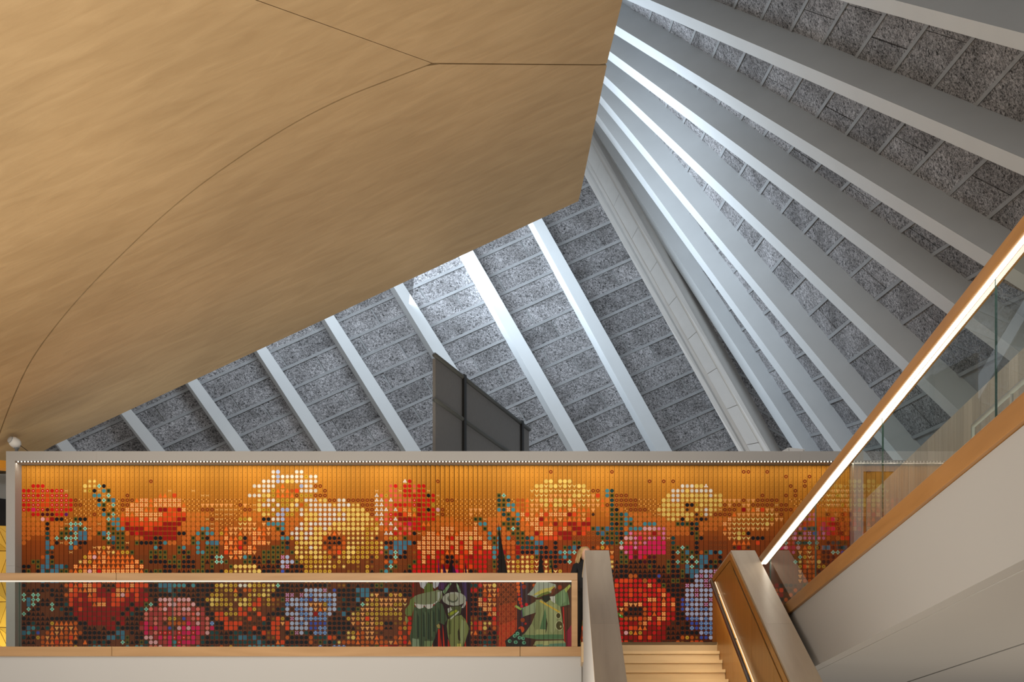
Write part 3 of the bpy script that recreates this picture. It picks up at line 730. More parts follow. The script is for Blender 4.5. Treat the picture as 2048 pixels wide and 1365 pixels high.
ov(c5((1150, 760), (1220, 800), (1212, 1100), (1160, 1290), (1120, 1150)), (158, 168, 118)); ov(c5((1080, 1000), (1110, 920), (1132, 1190), (1090, 1150)), (62, 52, 32)); ov(c5((900, 800), (960, 780), (950, 1050), (905, 1060)), (96, 104, 56)); ov(c5((1070, 1232), (1142, 1232), (1152, 1330), (1070, 1330)), (210, 200, 100))
ov(c5((880, 560), (930, 528), (1130, 506), (1152, 560), (1130, 660), (1060, 702), (930, 762), (890, 650)), (92, 98, 62)); ov(c5((885, 560), (940, 528), (972, 580), (900, 642)), (188, 188, 180)); ov(c5((890, 662), (960, 620), (1050, 578), (1082, 610), (920, 704)), (156, 166, 48)); ov(c5((928, 752), (1100, 598), (1114, 622), (950, 764)), (196, 196, 190))
ov(c5(*ell(1012, 372, 226, 132)), (172, 172, 160)); ov(c5((1148, 548), (1200, 540), (1236, 470), (1232, 400), (1190, 470)), (196, 196, 192)); ov(c5(*ell(985, 366, 104, 80)), (92, 98, 84)); ov(c5(*ell(990, 340, 82, 72)), (158, 158, 134))
ov(c6((140, 40), (500, 40), (500, 700), (140, 700)), (104, 46, 12)); ov(c6((140, 700), (500, 700), (500, 1330), (140, 1330)), (190, 58, 22)); ov(c6((140, 500), (500, 420), (500, 760), (140, 880)), (150, 52, 14))
for a in range(4):
    for b in range(13):
        cx_, cy_ = 186 + a * 92, 100 + b * 94; OV.append((('ring', 983 + cx_ / 9.61, 1160 + cy_ / 9.61, 4.3, 3.6), (204, 96, 36)))
        if (a + b) % 2: OV.append((('ring', 983 + cx_ / 9.61, 1160 + cy_ / 9.61, 2.2, 1.5), (204, 96, 36)))
ov(c6((490, 40), (765, 40), (765, 1330), (490, 1330)), (66, 36, 34)); ov(c6((765, 40), (1600, 40), (1600, 1330), (765, 1330)), (84, 46, 26)); ov(c6((560, 40), (590, 40), (600, 900), (585, 900)), (72, 52, 96)); ov(c6((650, 60), (690, 60), (690, 700), (655, 700)), (70, 58, 62))
for x_, y_, r_, cl in ((510, 70, 36, (216, 92, 26)), (515, 150, 38, (220, 96, 26)), (520, 222, 36, (222, 98, 28)), (530, 290, 32, (205, 60, 24)), (545, 380, 40, (222, 70, 26)), (560, 450, 34, (210, 62, 28)), (580, 512, 30, (196, 30, 50)), (668, 482, 34, (206, 22, 30)), (600, 780, 44, (150, 62, 20)), (572, 960, 62, (204, 74, 26)), (625, 140, 44, (150, 44, 20)), (655, 850, 24, (190, 40, 22)), (820, 110, 32, (214, 92, 26)), (600, 60, 26, (220, 104, 30)), (1310, 150, 44, (160, 60, 24)), (1500, 690, 30, (214, 70, 26)), (1530, 650, 26, (20, 16, 14)), (1460, 930, 30, (30, 26, 18))): ov(c6(*ell(x_, y_, r_, r_, 10)), cl)
ov(c6((1368, 530), (1392, 530), (1424, 1330), (1402, 1330)), (196, 38, 28)); ov(c6((1440, 1000), (1600, 780), (1600, 1330), (1440, 1330)), (158, 34, 62)); ov(c6((1420, 540), (1600, 540), (1600, 800), (1420, 1000)), (96, 52, 30))
ov(c6((260, 1180), (430, 1040), (500, 950), (560, 950), (700, 1330), (290, 1330)), (46, 40, 34))
for x_, y_ in ((445, 1085), (350, 1185), (465, 1205), (625, 1215), (540, 1120), (500, 1040), (610, 1130)):
    ov(c6(*ell(x_, y_, 38, 36, 10)), (112, 172, 144)); ov(c6(*ell(x_ + 4, y_, 16, 18, 8)), (34, 104, 76))
ov(c6((850, 390), (960, 380), (1040, 450), (1130, 390), (1220, 310), (1232, 460), (1310, 440), (1340, 640), (1390, 1000), (1392, 1150), (860, 1152), (578, 1092), (660, 1010), (770, 850), (850, 650)), (150, 156, 108))
ov(c6((850, 390), (930, 385), (960, 600), (900, 950), (860, 1000), (780, 850), (850, 650)), (132, 138, 92)); ov(c6((1130, 500), (1230, 470), (1250, 900), (1180, 1050), (1130, 1000)), (164, 170, 124))
ov(c6((590, 548), (730, 490), (852, 418), (842, 640), (600, 716)), (146, 156, 122)); ov(c6((586, 560), (612, 550), (632, 700), (600, 716)), (92, 122, 84)); ov(c6((440, 520), (470, 488), (582, 558), (562, 592), (480, 546)), (160, 178, 88))
ov(c6((1220, 300), (1400, 178), (1462, 250), (1502, 482), (1320, 522), (1240, 462)), (108, 134, 92)); ov(c6((1340, 220), (1400, 180), (1420, 420), (1330, 500)), (128, 152, 112)); ov(c6((1400, 182), (1500, 92), (1524, 130), (1432, 254)), (172, 178, 88))
ov(c6((1030, 548), (1054, 700), (1042, 962), (928, 952)), (88, 122, 82)); ov(c6((1050, 720), (1078, 850), (1062, 960), (1038, 1040)), (62, 52, 28)); ov(c6((590, 1060), (860, 1070), (860, 1152), (580, 1102)), (92, 124, 84)); ov(c6((860, 1058), (1372, 1058), (1372, 1142), (860, 1152)), (92, 128, 88)); ov(c6((860, 960), (1040, 960), (1030, 1060), (860, 1060)), (166, 170, 116))
ov(c6((800, 1272), (850, 1180), (1380, 1168), (1422, 1212), (1400, 1274)), (170, 174, 120)); ov(c6((860, 1252), (1424, 1222), (1424, 1330), (860, 1330)), (106, 146, 122)); ov(c6((1000, 1200), (1090, 1180), (1110, 1262), (990, 1268)), (190, 190, 132))
ov(c6((690, 292), (790, 188), (870, 40), (1040, 40), (1232, 92), (1242, 150), (1182, 242), (1000, 292), (860, 352), (778, 312)), (162, 168, 156)); ov(c6((778, 312), (880, 238), (1000, 178), (1120, 158), (1212, 118), (1202, 202), (1000, 272)), (194, 180, 92)); ov(c6((858, 334), (960, 268), (1080, 228), (1152, 262), (1000, 302), (900, 354)), (112, 122, 54)); ov(c6((1150, 200), (1232, 130), (1200, 280), (1150, 290)), (120, 60, 30))
ov(c6((1120, 330), (1222, 318), (1222, 462), (1150, 412)), (198, 198, 190)); ov(c6((960, 330), (1110, 298), (1122, 372), (1070, 432), (1000, 412)), (38, 42, 28))
ov(c6((918, 418), (950, 402), (1322, 618), (1300, 642)), (212, 172, 58)); ov(c6(*ell(1285, 695, 52, 62)), (200, 196, 150)); ov(c6(*ell(1285, 695, 40, 50)), (76, 66, 24)); ov(c6(*ell(1305, 885, 78, 96)), (208, 204, 164)); ov(c6(*ell(1305, 885, 66, 84)), (88, 78, 34)); ov(c6(*ell(1330, 905, 16, 22, 10)), (204, 196, 140))
ov(rr((45, 800), (70, 785), (95, 810), (140, 840), (146, 880), (115, 882), (70, 845)), (62, 140, 44)); ov(rr((80, 815), (110, 830), (92, 850)), (220, 220, 184))

def clipx(poly, x0, x1):
    for lim, sg in ((x0, 1), (x1, -1)):
        out = []
        for k in range(len(poly)):
            a, b = poly[k], poly[(k + 1) % len(poly)]
            ia, ib = sg * (a[0] - lim) >= 0, sg * (b[0] - lim) >= 0
            if ia: out.append(a)
            if ia != ib:
                t = (lim - a[0]) / (b[0] - a[0]); out.append((lim, a[1] + (b[1] - a[1]) * t))
        poly = out
        if len(poly) < 3: return []
    return poly

FIG = set()
for c in range(83, 95):
    for r in range(25, 42): FIG.add((c, r))
for c in range(101, 119):
    for r in range(25, 42): FIG.add((c, r))

mural = empty('mural', (0, 20.25, Z_LAND))
tag(mural, 'wide flower mural of printed upright slats in a white frame', 'mural')
Z_TOP, Z_BOT = MZ(931.6), Z_LAND + .06
HW = PITCH / 2 - 0.0030
for c in range(COLS):
    xc = col_x(c)
    V, FC, CL = [], [], []
    def add(pts, col, k=1.0):
        n = len(V); V.extend(pts); FC.append(tuple(range(n, n + len(pts)))); CL.extend([lin(*col)] * len(pts))
    layer = [0.0]
    # body: a shallow three sided slat
    edges = [Z_TOP]
    for r in range(0, GRID_ROWS):
        z = (row_z(r) + row_z(r + 1)) / 2
        if z > Z_BOT: edges.append(z)
    edges.append(Z_BOT)
    for k in range(len(edges) - 1):
        z1, z0 = edges[k], edges[k + 1]
        add([(-HW, 0, z0), (HW, 0, z0), (HW, 0, z1), (-HW, 0, z1)], bgcol(c, k))
    side = (92, 48, 14)
    add([(HW, 0, Z_BOT), (HW, 0, Z_TOP), (HW - .006, .03, Z_TOP), (HW - .006, .03, Z_BOT)][::-1], side)
    add([(-HW, 0, Z_BOT), (-HW + .006, .03, Z_BOT), (-HW + .006, .03, Z_TOP), (-HW, 0, Z_TOP)][::-1], side)
    add([(HW - .006, .03, Z_BOT), (-HW + .006, .03, Z_BOT), (-HW + .006, .03, Z_TOP), (HW - .006, .03, Z_TOP)], side)
    add([(-HW, 0, Z_TOP), (HW, 0, Z_TOP), (HW - .006, .03, Z_TOP), (-HW + .006, .03, Z_TOP)], side)
    add([(-HW, 0, Z_BOT), (-HW + .006, .03, Z_BOT), (HW - .006, .03, Z_BOT), (HW, 0, Z_BOT)], side)
    for r in range(0, GRID_ROWS):
        ch = grid.get((c, r), ' ')
        zc = row_z(r)
        if zc - RP / 2 < Z_BOT: continue
        if ch == ' ':
            if r < 9: ch = 'f'
            else: continue
        if (c, r) in FIG and ch in ':nkK': continue
        for li, (sh, col) in enumerate(ICON[ch]):
            yo = -0.0004 * (li + 1)
            jit = 1 + .05 * math.sin(c * 3.7 + r * 9.1 + li)
            col = tuple(min(255, v * jit) for v in col)
            if sh and sh[0] == 'ring':
                _, ro, ri, n = sh
                for k in range(n):
                    a0, a1 = 2 * math.pi * k / n, 2 * math.pi * (k + 1) / n
                    add([(RP * ro * math.cos(a), yo, zc + RP * ro * math.sin(a)) for a in (a0, a1)] + [(RP * ri * math.cos(a), yo, zc + RP * ri * math.sin(a)) for a in (a1, a0)], col)
            elif sh is XP:
                for k in range(0, 16, 4):
                    add([(px * RP, yo, zc + pz * RP) for px, pz in sh[k:k + 4]], col)
            else:
                add([(max(-HW, min(HW, px * RP)), yo, zc + pz * RP) for px, pz in sh], col)
    lay = 0
    for sh, col in OV:
        lay += 1
        yo = -0.0010 - 0.00004 * lay
        if sh[0] == 'ring':
            _, px, py, ro, ri = sh
            polys = []
            for k in range(14):
                a0, a1 = 2 * math.pi * k / 14, 2 * math.pi * (k + 1) / 14
                polys.append([(px + ro * math.cos(a0), py + ro * math.sin(a0)), (px + ro * math.cos(a1), py + ro * math.sin(a1)), (px + ri * math.cos(a1), py + ri * math.sin(a1)), (px + ri * math.cos(a0), py + ri * math.sin(a0))])
        else: polys = [sh]
        for pg in polys:
            q = clipx([(MX(a) - xc, MZ(b)) for a, b in pg], -HW, HW)
            if len(q) >= 3:
                q = [(a, max(Z_BOT, b)) for a, b in q]
                area2 = sum(q[k][0] * q[(k + 1) % len(q)][1] - q[(k + 1) % len(q)][0] * q[k][1] for k in range(len(q)))
                if abs(area2) < 1e-7: continue
                if area2 < 0: q = q[::-1]
                add([(a, yo, b) for a, b in q], col)
    me = bpy.data.meshes.new('slat'); me.from_pydata(V, [], FC)
    at = me.color_attributes.new('Col', 'FLOAT_COLOR', 'POINT')
    at.data.foreach_set('color', [x for cc in CL for x in cc])
    me.materials.append(M['print']); me.update()
    o = bpy.data.objects.new('slat', me); COL.objects.link(o)
    o.parent = mural
    o.location = (xc, 0.0, -Z_LAND)
    t = (c - 89) / 13.0
    if abs(t) < 1: o.rotation_euler = (0, 0, math.radians(27) * (1 - t * t))
# the white frame around the slats
fx0, fx1 = P(12, 0, 20).x, P(1727, 0, 20).x
ix0, ix1 = P(30, 0, 20).x, P(1708, 0, 20).x
fz1, iz1 = P(0, 903, 20).z, P(0, 922, 20).z
seg = [fx0] + [P(v, 0, 20).x for v in (193, 1057, 1600)] + [fx1]
for a, b in zip(seg, seg[1:]):
    MB().box(a + (.0012 if a > fx0 else 0), b, 20.0, 20.5, iz1, fz1).build('frame_top', M['white_frame'], mural)
MB().box(fx0, ix0, 20.0, 20.5, 4.15, iz1).build('frame_side', M['white_frame'], mural)
MB().box(fx0, ix0, 20.0, 20.5, Z_LAND, 4.148).build('frame_side', M['white_frame'], mural)
MB().box(ix1, fx1, 20.0, 20.5, Z_LAND, iz1).build('frame_side', M['white_frame'], mural)
MB().box(ix0, ix1, 20.33, 20.5, Z_LAND, iz1).build('backing', M['slat_back'], mural)
MB().box(ix0, ix1, 20.0, 20.33, Z_LAND, Z_LAND + .05).build('sill', M['white_frame'], mural)
led = MB(); nled = 252
for k in range(nled):
    x = ix0 + .05 + (ix1 - ix0 - .1) * k / (nled - 1)
    led.box(x - .0135, x + .0135, 20.012, 20.03, iz1 - .024, iz1 - .004)
ls_ = led.build('led_strip', M['led_dot'], mural); ls_['kind'] = 'stuff'
MB().box(ix0 + .02, ix1 - .02, 20.02, 20.045, iz1 - .026, iz1 - .001).build('led_channel', M['steel'], mural)
for k in range(4):
    x0 = ix0 + (ix1 - ix0) * k / 4; x1 = ix0 + (ix1 - ix0) * (k + 1) / 4
    l = bpy.data.lights.new('mural_led', 'AREA'); l.shape = 'RECTANGLE'; l.size = (x1 - x0); l.size_y = .02; l.energy = 5; l.color = (1, .90, .72)
    o = bpy.data.objects.new('mural_led', l); COL.objects.link(o); o.location = ((x0 + x1) / 2, 20.05, iz1 - .03); o.rotation_euler = (math.radians(12), 0, 0)

# ------------------------------------------------------------------ landing fascia and glass balustrade on the left
D_BAL = 17.06
def bx(px): return P(px, 0, D_BAL).x
def bz(py): return P(0, py, D_BAL).z
tag(MB().box(-14, bx(1163), 17.05, 17.12, 0.6, bz(1314)).build('trim_3', M['white']), kind='structure')
tag(MB().box(-14, bx(1163), 17.12, 20.2, 0.6, 1.0).build('ceiling_gallery', M['white']), kind='structure')
bal = empty('glass_balustrade', (bx(560), D_BAL, Z_LAND))
tag(bal, 'long level glass balustrade with oak handrail in front of the mural', 'balustrade')
for a, b in ((-420, 226), (226.8, 1040), (1040.8, 1163)):
    MB().box(bx(a), bx(b), 17.0, 17.14, bz(1314), bz(1295)).build('base_rail', M['oak'], bal, bevel=.004)
for a, b in ((-420, 236), (236.6, 1155)):
    MB().box(bx(a), bx(b), 16.98, 17.12, bz(1163), bz(1148.5)).build('handrail', M['oak'], bal, bevel=.006)
MB().box(bx(1143), bx(1155), 16.99, 17.11, bz(1295), bz(1163)).build('post', M['oak'], bal, bevel=.003)
MB().box(bx(-420), bx(1143), 17.0, 17.035, bz(1165.6), bz(1163.2)).build('led_strip', M['led_soft'], bal)
jn = [-268, 39, 346, 654, 961, 1142]
for a, b in zip(jn, jn[1:]):
    mb = MB(); x0, x1 = bx(a) + .006, bx(b) - .006; y0, y1 = D_BAL - .008, D_BAL + .008; z0, z1 = bz(1300), bz(1164)
    mb.box(x0 + .001, x1 - .001, y0, y1, z0, z1, 0)
    mb.box(x0 - .001, x0 + .001, y0, y1, z0, z1, 1); mb.box(x1 - .001, x1 + .001, y0, y1, z0, z1, 1)
    mb.build('glass_pane', [M['glass'], M['glass_edge']], bal)

# ------------------------------------------------------------------ the stair between its two parapets
D_TOP, TR, RI = 16.5, 0.28, 0.168
stair = empty('staircase', (1.58, D_TOP, Z_LAND))
tag(stair, 'straight flight of pale oak steps rising to the landing', 'staircase')
step_me = None
NST = int((Z_LAND - Z_ATR) / RI)
for k in range(NST):
    z = Z_LAND - k * RI; y = D_TOP - k * TR
    if step_me is None:
        mb = MB().box(.735, 2.405, 0, TR + .03, -.045, 0).box(.735, 2.405, .03, .055, -RI + .002, -.045)
        step_me = mb.mesh('step', [M['oak_step']])
    o = bpy.data.objects.new('step', step_me); COL.objects.link(o); o.parent = stair
    o.location = Vector((0, y, z)) - stair.location
MB().prism([(.735, D_TOP + .2, Z_LAND - .2), (.735, D_TOP + .2, Z_LAND - .5), (.735, D_TOP - NST * TR, Z_ATR), (.735, D_TOP - NST * TR + .35, Z_ATR)], (1.67, 0, 0)).build('carriage', M['white'], stair)

ZW, YF, YE, SL = 3.38, 15.27, 17.0, 0.57
YB = 8.6
def side_profile(x, dz=0.0, ye=YE):
    return [Vector((x, ye, ZW - dz)), Vector((x, YF, ZW - dz)), Vector((x, YB, ZW - dz - SL * (YF - YB)))]
def parapet(name, x0, x1, label, inner):
    e = empty(name, ((x0 + x1) / 2, YF, Z_LAND)); tag(e, label, 'stair parapet')
    top = side_profile(x0 + .012, .03)
    body = top + [Vector((x0 + .012, YB, Z_ATR)), Vector((x0 + .012, YE, Z_ATR))]
    MB().prism(body, (x1 - x0 - .024, 0, 0)).build('body', M['white'], e)
    # cap boards: level end and two sloping lengths
    d = Vector((0, YB - YF, -SL * (YF - YB)))
    n = Vector((0, -SL, 1)).normalized() * -.03
    n = Vector((0, SL, -1)).normalized() * .035
    cuts = (0.0, 0.366, 1.0)
    for a, b in zip(cuts, cuts[1:]):
        p = Vector((x0, YF, ZW)) + d * (a + (.0004 if a else 0)); q = Vector((x0, YF, ZW)) + d * b
        w = Vector((x1 - x0, 0, 0))
        MB().hexa([p, p + w, q + w, q], [p + n, p + w + n, q + w + n, q + n]).build('cap', M['oak_cap'], e)
    MB().box(x0, x1, YF, YE, ZW - .035, ZW).build('cap', M['oak_cap'], e)
    return e
pl = parapet('stair_parapet', .40, .733, 'narrow white stair parapet with pale grey oak top beside the woman', None)
pr_ = parapet('stair_parapet', 2.42, 2.752, 'wide oak lined stair parapet under the sloping glass balustrade', None)
# oak lining of the right parapet: edge strips round an inset veneer panel, in vertical sheets
def lining(pts, th, name, x=2.42):
    MB().prism([Vector((x, a, b)) for a, b in pts], (-th, 0, 0)).build(name, M['oak_panel'], pr_)
def ztop(y): return ZW if y >= YF else ZW - SL * (YF - y)
kk = math.sqrt(1 + SL * SL)
lining([(YE, ZW - .04), (YF, ZW - .04), (YB, ztop(YB) - .05), (YB, ztop(YB) - .17), (YF + .0, ZW - .135), (YE, ZW - .12)], .012, 'edge_strip')
sheets = [17.0, 16.55, 15.0, 13.6, 12.2, 10.8, 9.4]
for a, b in zip(sheets, sheets[1:]):
    top = [(a - .003, ztop(a) - (.135 if a >= YF else .19)), (b + .003, ztop(b) - (.135 if b >= YF else .19))]
    if b < YF < a: top.insert(1, (YF, ZW - .15))
    lining(top + [(b + .003, Z_ATR), (a - .003, Z_ATR)], .010, 'veneer_panel')
# wall mounted handrail with light
hr = empty('stair_handrail', (2.33, D_TOP, 3.15)); tag(hr, 'dark metal handrail with glowing underside on the oak stair wall', 'handrail')
h0, h1 = Vector((2.335, 16.6, 3.215)), Vector((2.335, 9.6, 3.215 - .565 * 7))
MB().tube([h0, h1], .028, 12).build('tube', M['steel'], hr, smooth=True)
dvec = (h1 - h0).normalized()
a = h0 + Vector((.052, 0, -.012)); b = h1 + Vector((.052, 0, -.012))
MB().hexa([a, a + Vector((.012, 0, 0)), b + Vector((.012, 0, 0)), b], [p + Vector((0, 0, -.012)) for p in (a, a + Vector((.012, 0, 0)), b + Vector((.012, 0, 0)), b)]).build('led_strip', M['led_warm'], hr)
hl = bpy.data.lights.new('stair_led', 'AREA'); hl.shape = 'RECTANGLE'; hl.size = 7.6; hl.size_y = .02; hl.energy = 42; hl.color = (1, .80, .52)
hlo = bpy.data.objects.new('stair_led', hl); COL.objects.link(hlo); hlo.location = (h0 + h1) / 2 + Vector((.04, 0, -.045))
zx = Vector((.55, 0, .83)); xx = dvec; zx = (zx - xx * zx.dot(xx)).normalized(); yx = zx.cross(xx)
hlo.rotation_euler = Matrix((xx, yx, zx)).transposed().to_euler()
for t in (.05, .27, .49, .71, .93):
    p = h0.lerp(h1, t)
    MB().tube([p + Vector((0, 0, -.02)), p + Vector((.03, 0, -.07)), p + Vector((.078, 0, -.075))], .008, 8).build('bracket', M['steel'], hr, smooth=True)

# ------------------------------------------------------------------ gallery on the right with its own glass balustrade
XG = 2.83
def gz(y, z_far, z_near, y_far=13.63, y_near=7.09): return 1.0143 * z_far + 1.0143 * (z_near - z_far) * (y_far - y) / (y_far - y_near)
YG0, YG1 = 13.9, 1.2
def strip(x0, x1, za, zb, y0=YG0, y1=YG1):
    """bar running along the gallery, za/zb = (far, near) heights of its underside / top"""
    f = lambda z, y: gz(y, *z)
    return MB().hexa([(x0, y0, f(za, y0)), (x1, y0, f(za, y0)), (x1, y1, f(za, y1)), (x0, y1, f(za, y1))],
                     [(x0, y0, f(zb, y0)), (x1, y0, f(zb, y0)), (x1, y1, f(zb, y1)), (x0, y1, f(zb, y1))])
tag(strip(XG, XG + .12, (1.375, 1.40), (2.145, 2.20)).build('trim_4', M['white']), kind='structure')
sof = MB().hexa([(XG + .121, YG0 + 3, 1.384), (4.34, YG0 + 3, 1.384), (4.34, YG1, 1.433), (XG + .121, YG1, 1.433)], [(XG + .121, YG0 + 3, 1.6), (4.34, YG0 + 3, 1.6), (4.34, YG1, 1.6), (XG + .121, YG1, 1.6)])
sof.hexa([(4.362, YG0 + 3, 1.38), (9, YG0 + 3, 1.34), (9, YG1, 1.39), (4.362, YG1, 1.43)], [(4.362, YG0 + 3, 1.6), (9, YG0 + 3, 1.6), (9, YG1, 1.6), (4.362, YG1, 1.6)])
sof.box(4.30, 4.42, YG1, YG0 + 3, 1.5, 1.55)
tag(sof.build('ceiling_soffit', M['white']), kind='structure')
tag(MB().box(2.80, 2.9, 13.6, 16.9, Z_ATR, 2.1).build('wall_under_gallery', M['white']), kind='structure')
gb = empty('glass_balustrade', (XG, 9, Z_LAND)); tag(gb, 'glass balustrade with glowing oak handrail climbing to the upper right corner', 'balustrade')
strip(XG - .035, XG + .11, (2.145, 2.205), (2.296, 2.369)).build('base_rail', M['oak_y'], gb, bevel=.004)
YR0 = 15.0
R0, R1 = (3.125, 3.27), (3.215, 3.36)
strip(2.758, 2.885, R0, R1, YR0).build('handrail', M['oak_y'], gb, bevel=.006)
strip(2.786, 2.816, (3.117, 3.262), (3.125, 3.27), YR0).build('led_strip', M['led'], gb)
PX = [1541, 1631.5, 1766, 1993, 2420, 3600]
PY = [YG0 - .05] + [XG * F / (p - CX) for p in PX]
PY[0] = 15.0
for a, b in zip(PY, PY[1:]):
    mb = MB(); e = .005
    def pane(x0, x1, ya, yb, m):
        lo = lambda y: gz(y, 2.28, 2.35); hi = lambda y: gz(y, 3.13, 3.275)
        mb.hexa([(x0, ya, lo(ya)), (x1, ya, lo(ya)), (x1, yb, lo(yb)), (x0, yb, lo(yb))], [(x0, ya, hi(ya)), (x1, ya, hi(ya)), (x1, yb, hi(yb)), (x0, yb, hi(yb))], m)
    pane(XG - .008, XG + .008, a - e - .003, b + e + .003, 0)
    pane(XG - .008, XG + .008, b + e + .0015, b + e, 1)
    mb.build('glass_pane', [M['glass'], M['glass_edge']], gb)
# white railing further back on the gallery
wrl = empty('railing', (3.9, 8.5, Z_LAND)); tag(wrl, 'thin white metal railing seen through the near glass pane', 'railing')
MB().tube([(3.8, 10.05, 2.30), (3.8, 10.05, 3.36), (3.8, 5.0, 3.36)], .022, 8).build('rail', M['white_metal'], wrl, smooth=True)
for yy in (9.2, 8.4, 7.6, 6.8, 6.0, 5.2): MB().tube([(3.8, yy, Z_LAND), (3.8, yy, 3.34)], .014, 8).build('baluster', M['white_metal'], wrl, smooth=True)
MB().tube([(3.8, 10.05, 3.12), (3.8, 5.0, 3.12)], .012, 8).build('rail', M['white_metal'], wrl, smooth=True)

# ------------------------------------------------------------------ fittings on top of the mural wall
sec = empty('security_camera', P(31, 903, 20.2)); tag(sec, 'small white dome camera on the left end of the white frame', 'camera')
cz = P(31, 903, 20.2)
def lathe(prof, origin, axis, seg=16):
    ax = Vector(axis).normalized(); a = ax.orthogonal().normalized(); b = ax.cross(a)
    return [[Vector(origin) + ax * h + (a * math.cos(2 * math.pi * k / seg) + b * math.sin(2 * math.pi * k / seg)) * r for k in range(seg)] for r, h in prof]
MB().loft(lathe([(.03, 0), (.03, .05), (.05, .06), (.05, .07)], cz + Vector((.02, 0, -.01)), (0, 0, 1))).build('foot', M['grey_paint'], sec, smooth=True)
hc = cz + Vector((0, -.02, .15))
ax = Vector((-.55, -.75, .35))
MB().loft(lathe([(.02, .10), (.06, .095), (.088, .06), (.098, .02), (.098, -.03), (.08, -.07), (.05, -.095), (.01, -.105)], hc, ax)).build('housing', M['white_metal'], sec, smooth=True)
MB().loft(lathe([(.062, .085), (.062, .105), (.05, .12), (.02, .13), (.004, .132)], hc, ax)).build('lens_dome', M['white_frame'], sec, smooth=True)
MB().loft(lathe([(.068, .08), (.068, .092)], hc, ax)).build('ring', M['grey_paint'], sec)
MB().tube([hc + Vector((.08, .02, -.04)), hc + Vector((.16, .05, -.10)), hc + Vector((.24, .08, -.16))], .006, 6).build('cable', M['black'], sec)
fl_ = empty('floodlight', P(1585, 903, 20.3)); tag(fl_, 'small white floodlight lying on the right end of the white frame', 'floodlight')
q = P(1563, 903, 20.3); r_ = P(1577, 895.5, 20.3); s_ = P(1607, 899, 20.3); t_ = P(1610, 903, 20.3)
MB().prism([q, r_, P(1577.6, 903, 20.3)], (0, .14, 0)).build('housing', M['white_metal'], fl_)
MB().prism([P(1578.4, 903, 20.3), P(1578.4, 895.6, 20.3), s_, P(1606, 903, 20.3)], (0, .14, 0)).build('lid', M['white_metal'], fl_)
MB().tube([P(1608, 900.5, 20.3), P(1608, 900.5, 20.3) + Vector((0, .14, 0))], .018, 10).build('hinge', M['white_metal'], fl_, smooth=True)

# ------------------------------------------------------------------ the woman on the landing, mostly hidden by the parapet
def skin_body(name, verts, edges, mat, parent, root=0, sub=2):
    me = bpy.data.meshes.new(name); me.from_pydata([v[:3] for v in verts], edges, [])
    me.materials.append(mat)
    o = bpy.data.objects.new(name, me); COL.objects.link(o); o.parent = parent
    o.modifiers.new('skin', 'SKIN'); s = o.modifiers.new('sub', 'SUBSURF'); s.levels = sub; s.render_levels = sub
    sv = me.skin_vertices[0].data
    for k, v in enumerate(verts):
        r = v[3]; sv[k].radius = (r, r if len(v) < 5 else v[4]); sv[k].use_root = (k == root)
    o.modifiers['skin'].use_smooth_shade = True
    return o
pe = empty('person', (0.44, 17.62, Z_LAND)); tag(pe, 'person with long blond hair in black clothes standing beside the stair parapet', 'person')
pe.rotation_euler = (0, 0, math.radians(28))
BV = [(0, 0, .88, .13, .11), (0, 0, 1.05, .12, .10), (0, .01, 1.22, .145, .11), (0, -.01, 1.36, .12, .09), (0, -.03, 1.44, .055), (0, -.05, 1.50, .05),
      (.15, -.01, 1.345, .062), (.21, .02, 1.10, .046), (.17, -.16, .95, .036), (.14, -.24, .93, .03),
      (-.15, -.01, 1.345, .062), (-.21, .02, 1.10, .046), (-.17, -.16, .95, .036), (-.14, -.24, .93, .03),
      (.09, 0, .80, .092), (.10, -.02, .47, .06), (.10, .02, .10, .04), (.10, -.13, .035, .036),
      (-.09, 0, .80, .092), (-.10, -.02, .47, .06), (-.10, .02, .10, .04), (-.10, -.13, .035, .036)]
BE = [(0, 1), (1, 2), (2, 3), (3, 4), (4, 5), (3, 6), (6, 7), (7, 8), (8, 9), (3, 10), (10, 11), (11, 12), (12, 13), (0, 14), (14, 15), (15, 16), (16, 17), (0, 18), (18, 19), (19, 20), (20, 21)]
skin_body('body', BV, BE, M['cloth_black'], pe)
head = MB()
prof = [(.01, 1.655, 0), (.05, 1.645, 0), (.075, 1.615, 0), (.083, 1.57, 0), (.08, 1.53, -.005), (.072, 1.49, -.012), (.055, 1.455, -.022), (.03, 1.432, -.03), (.008, 1.425, -.032)]
head.loft([[Vector((r * math.cos(t) * .92, -.055 + oy + r * math.sin(t) * 1.15, z)) for t in [2 * math.pi * k / 18 for k in range(18)]] for r, z, oy in prof])
head.tube([(0, -.148, 1.565), (0, -.168, 1.525), (0, -.15, 1.515)], [.008, .014, .008], 8)
for s in (-1, 1): head.tube([(s * .074, -.04, 1.56), (s * .088, -.03, 1.54), (s * .076, -.045, 1.505)], [.01, .016, .008], 8)
link('head', head.mesh('head', [M['skin']], True), None).parent = pe
fa = MB()
for s in (-1, 1): fa.loft(lathe([(.002, .012), (.010, .006), (.012, 0)], (s * .03, -.142, 1.552), (0, -1, 0), 8))
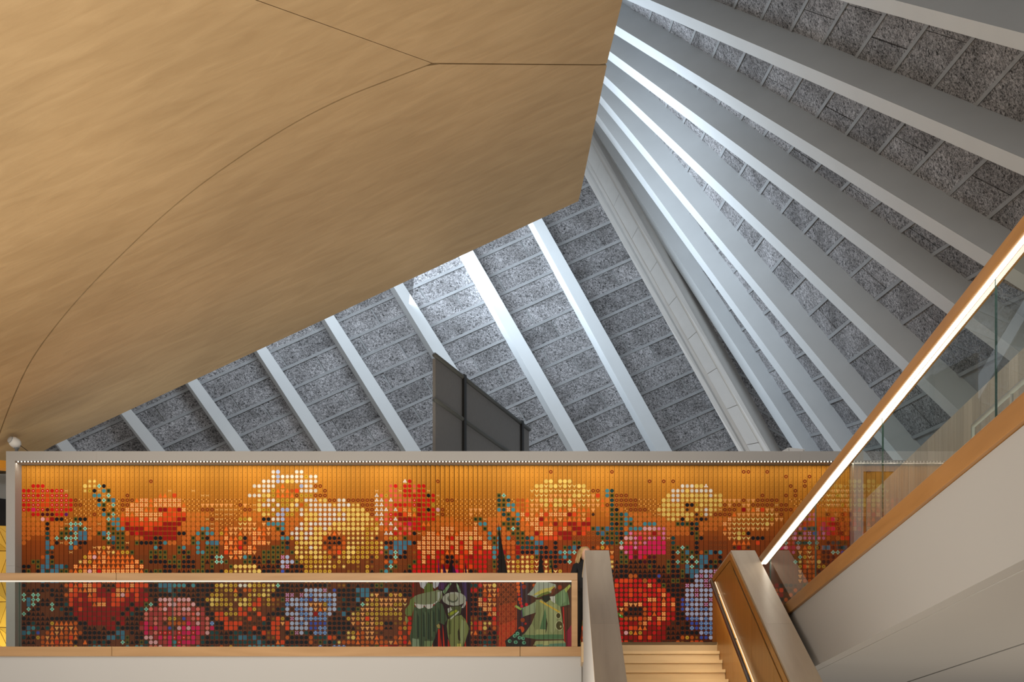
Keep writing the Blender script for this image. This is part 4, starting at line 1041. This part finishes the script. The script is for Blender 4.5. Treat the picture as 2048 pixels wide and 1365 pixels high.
link('eyes', fa.mesh('eyes', [M['white_metal']], True), None).parent = pe
mo = MB().tube([(-.022, -.137, 1.478), (0, -.146, 1.476), (.022, -.137, 1.478)], [.004, .008, .004], 8)
link('mouth', mo.mesh('mouth', [M['orange_beam']], True), None).parent = pe
for s in (-1, 1):
    bx_, by_, bz_ = s * .14, -.24, .93
    HVt = [(bx_, by_, bz_, .026, .016), (bx_, by_ - .05, bz_ - .01, .034, .015)]; HE = [(0, 1)]
    for k in range(4):
        fx = bx_ + (k - 1.5) * .017; n = len(HVt); ln_ = (.035, .042, .04, .032)[k]
        HVt += [(fx, by_ - .085, bz_ - .012, .0085), (fx, by_ - .085 - ln_ * .6, bz_ - .03, .008), (fx, by_ - .085 - ln_, bz_ - .055, .0072)]
        HE += [(1, n), (n, n + 1), (n + 1, n + 2)]
    n = len(HVt); HVt += [(bx_ - s * .034, by_ - .045, bz_ - .012, .0095), (bx_ - s * .046, by_ - .08, bz_ - .03, .008)]; HE += [(0, n), (n, n + 1)]
    skin_body('hand', HVt, HE, M['skin'], pe, sub=1)
# hair: a cap and long strands over the shoulders
hm = MB()
hm.loft([[Vector((r * math.cos(t), -.035 + oy + r * math.sin(t) * 1.12, z)) for t in [2 * math.pi * k / 18 for k in range(18)]] for r, z, oy in ((.012, 1.672, 0), (.055, 1.663, 0), (.086, 1.632, .004), (.096, 1.585, .012), (.097, 1.54, .024), (.088, 1.49, .036))])
rh = random.Random(4)
for k in range(46):
    t = math.radians(-28 + 236 * k / 45); r = .09
    p0 = Vector((r * math.cos(t), -.02 + r * math.sin(t) * 1.1, 1.60)); ln_ = rh.uniform(.17, .27)
    out = Vector((math.cos(t), math.sin(t), 0))
    hm.tube([p0, p0 + out * .022 + Vector((0, 0, -.09)), p0 + out * (.035 + rh.uniform(0, .02)) + Vector((0, 0, -ln_ * .75)), p0 + out * (.03 + rh.uniform(-.01, .03)) + Vector((0, 0, -ln_))], [.012, .014, .012, .003], 6)
link('hair', hm.mesh('hair', [M['hair']], True), None).parent = pe
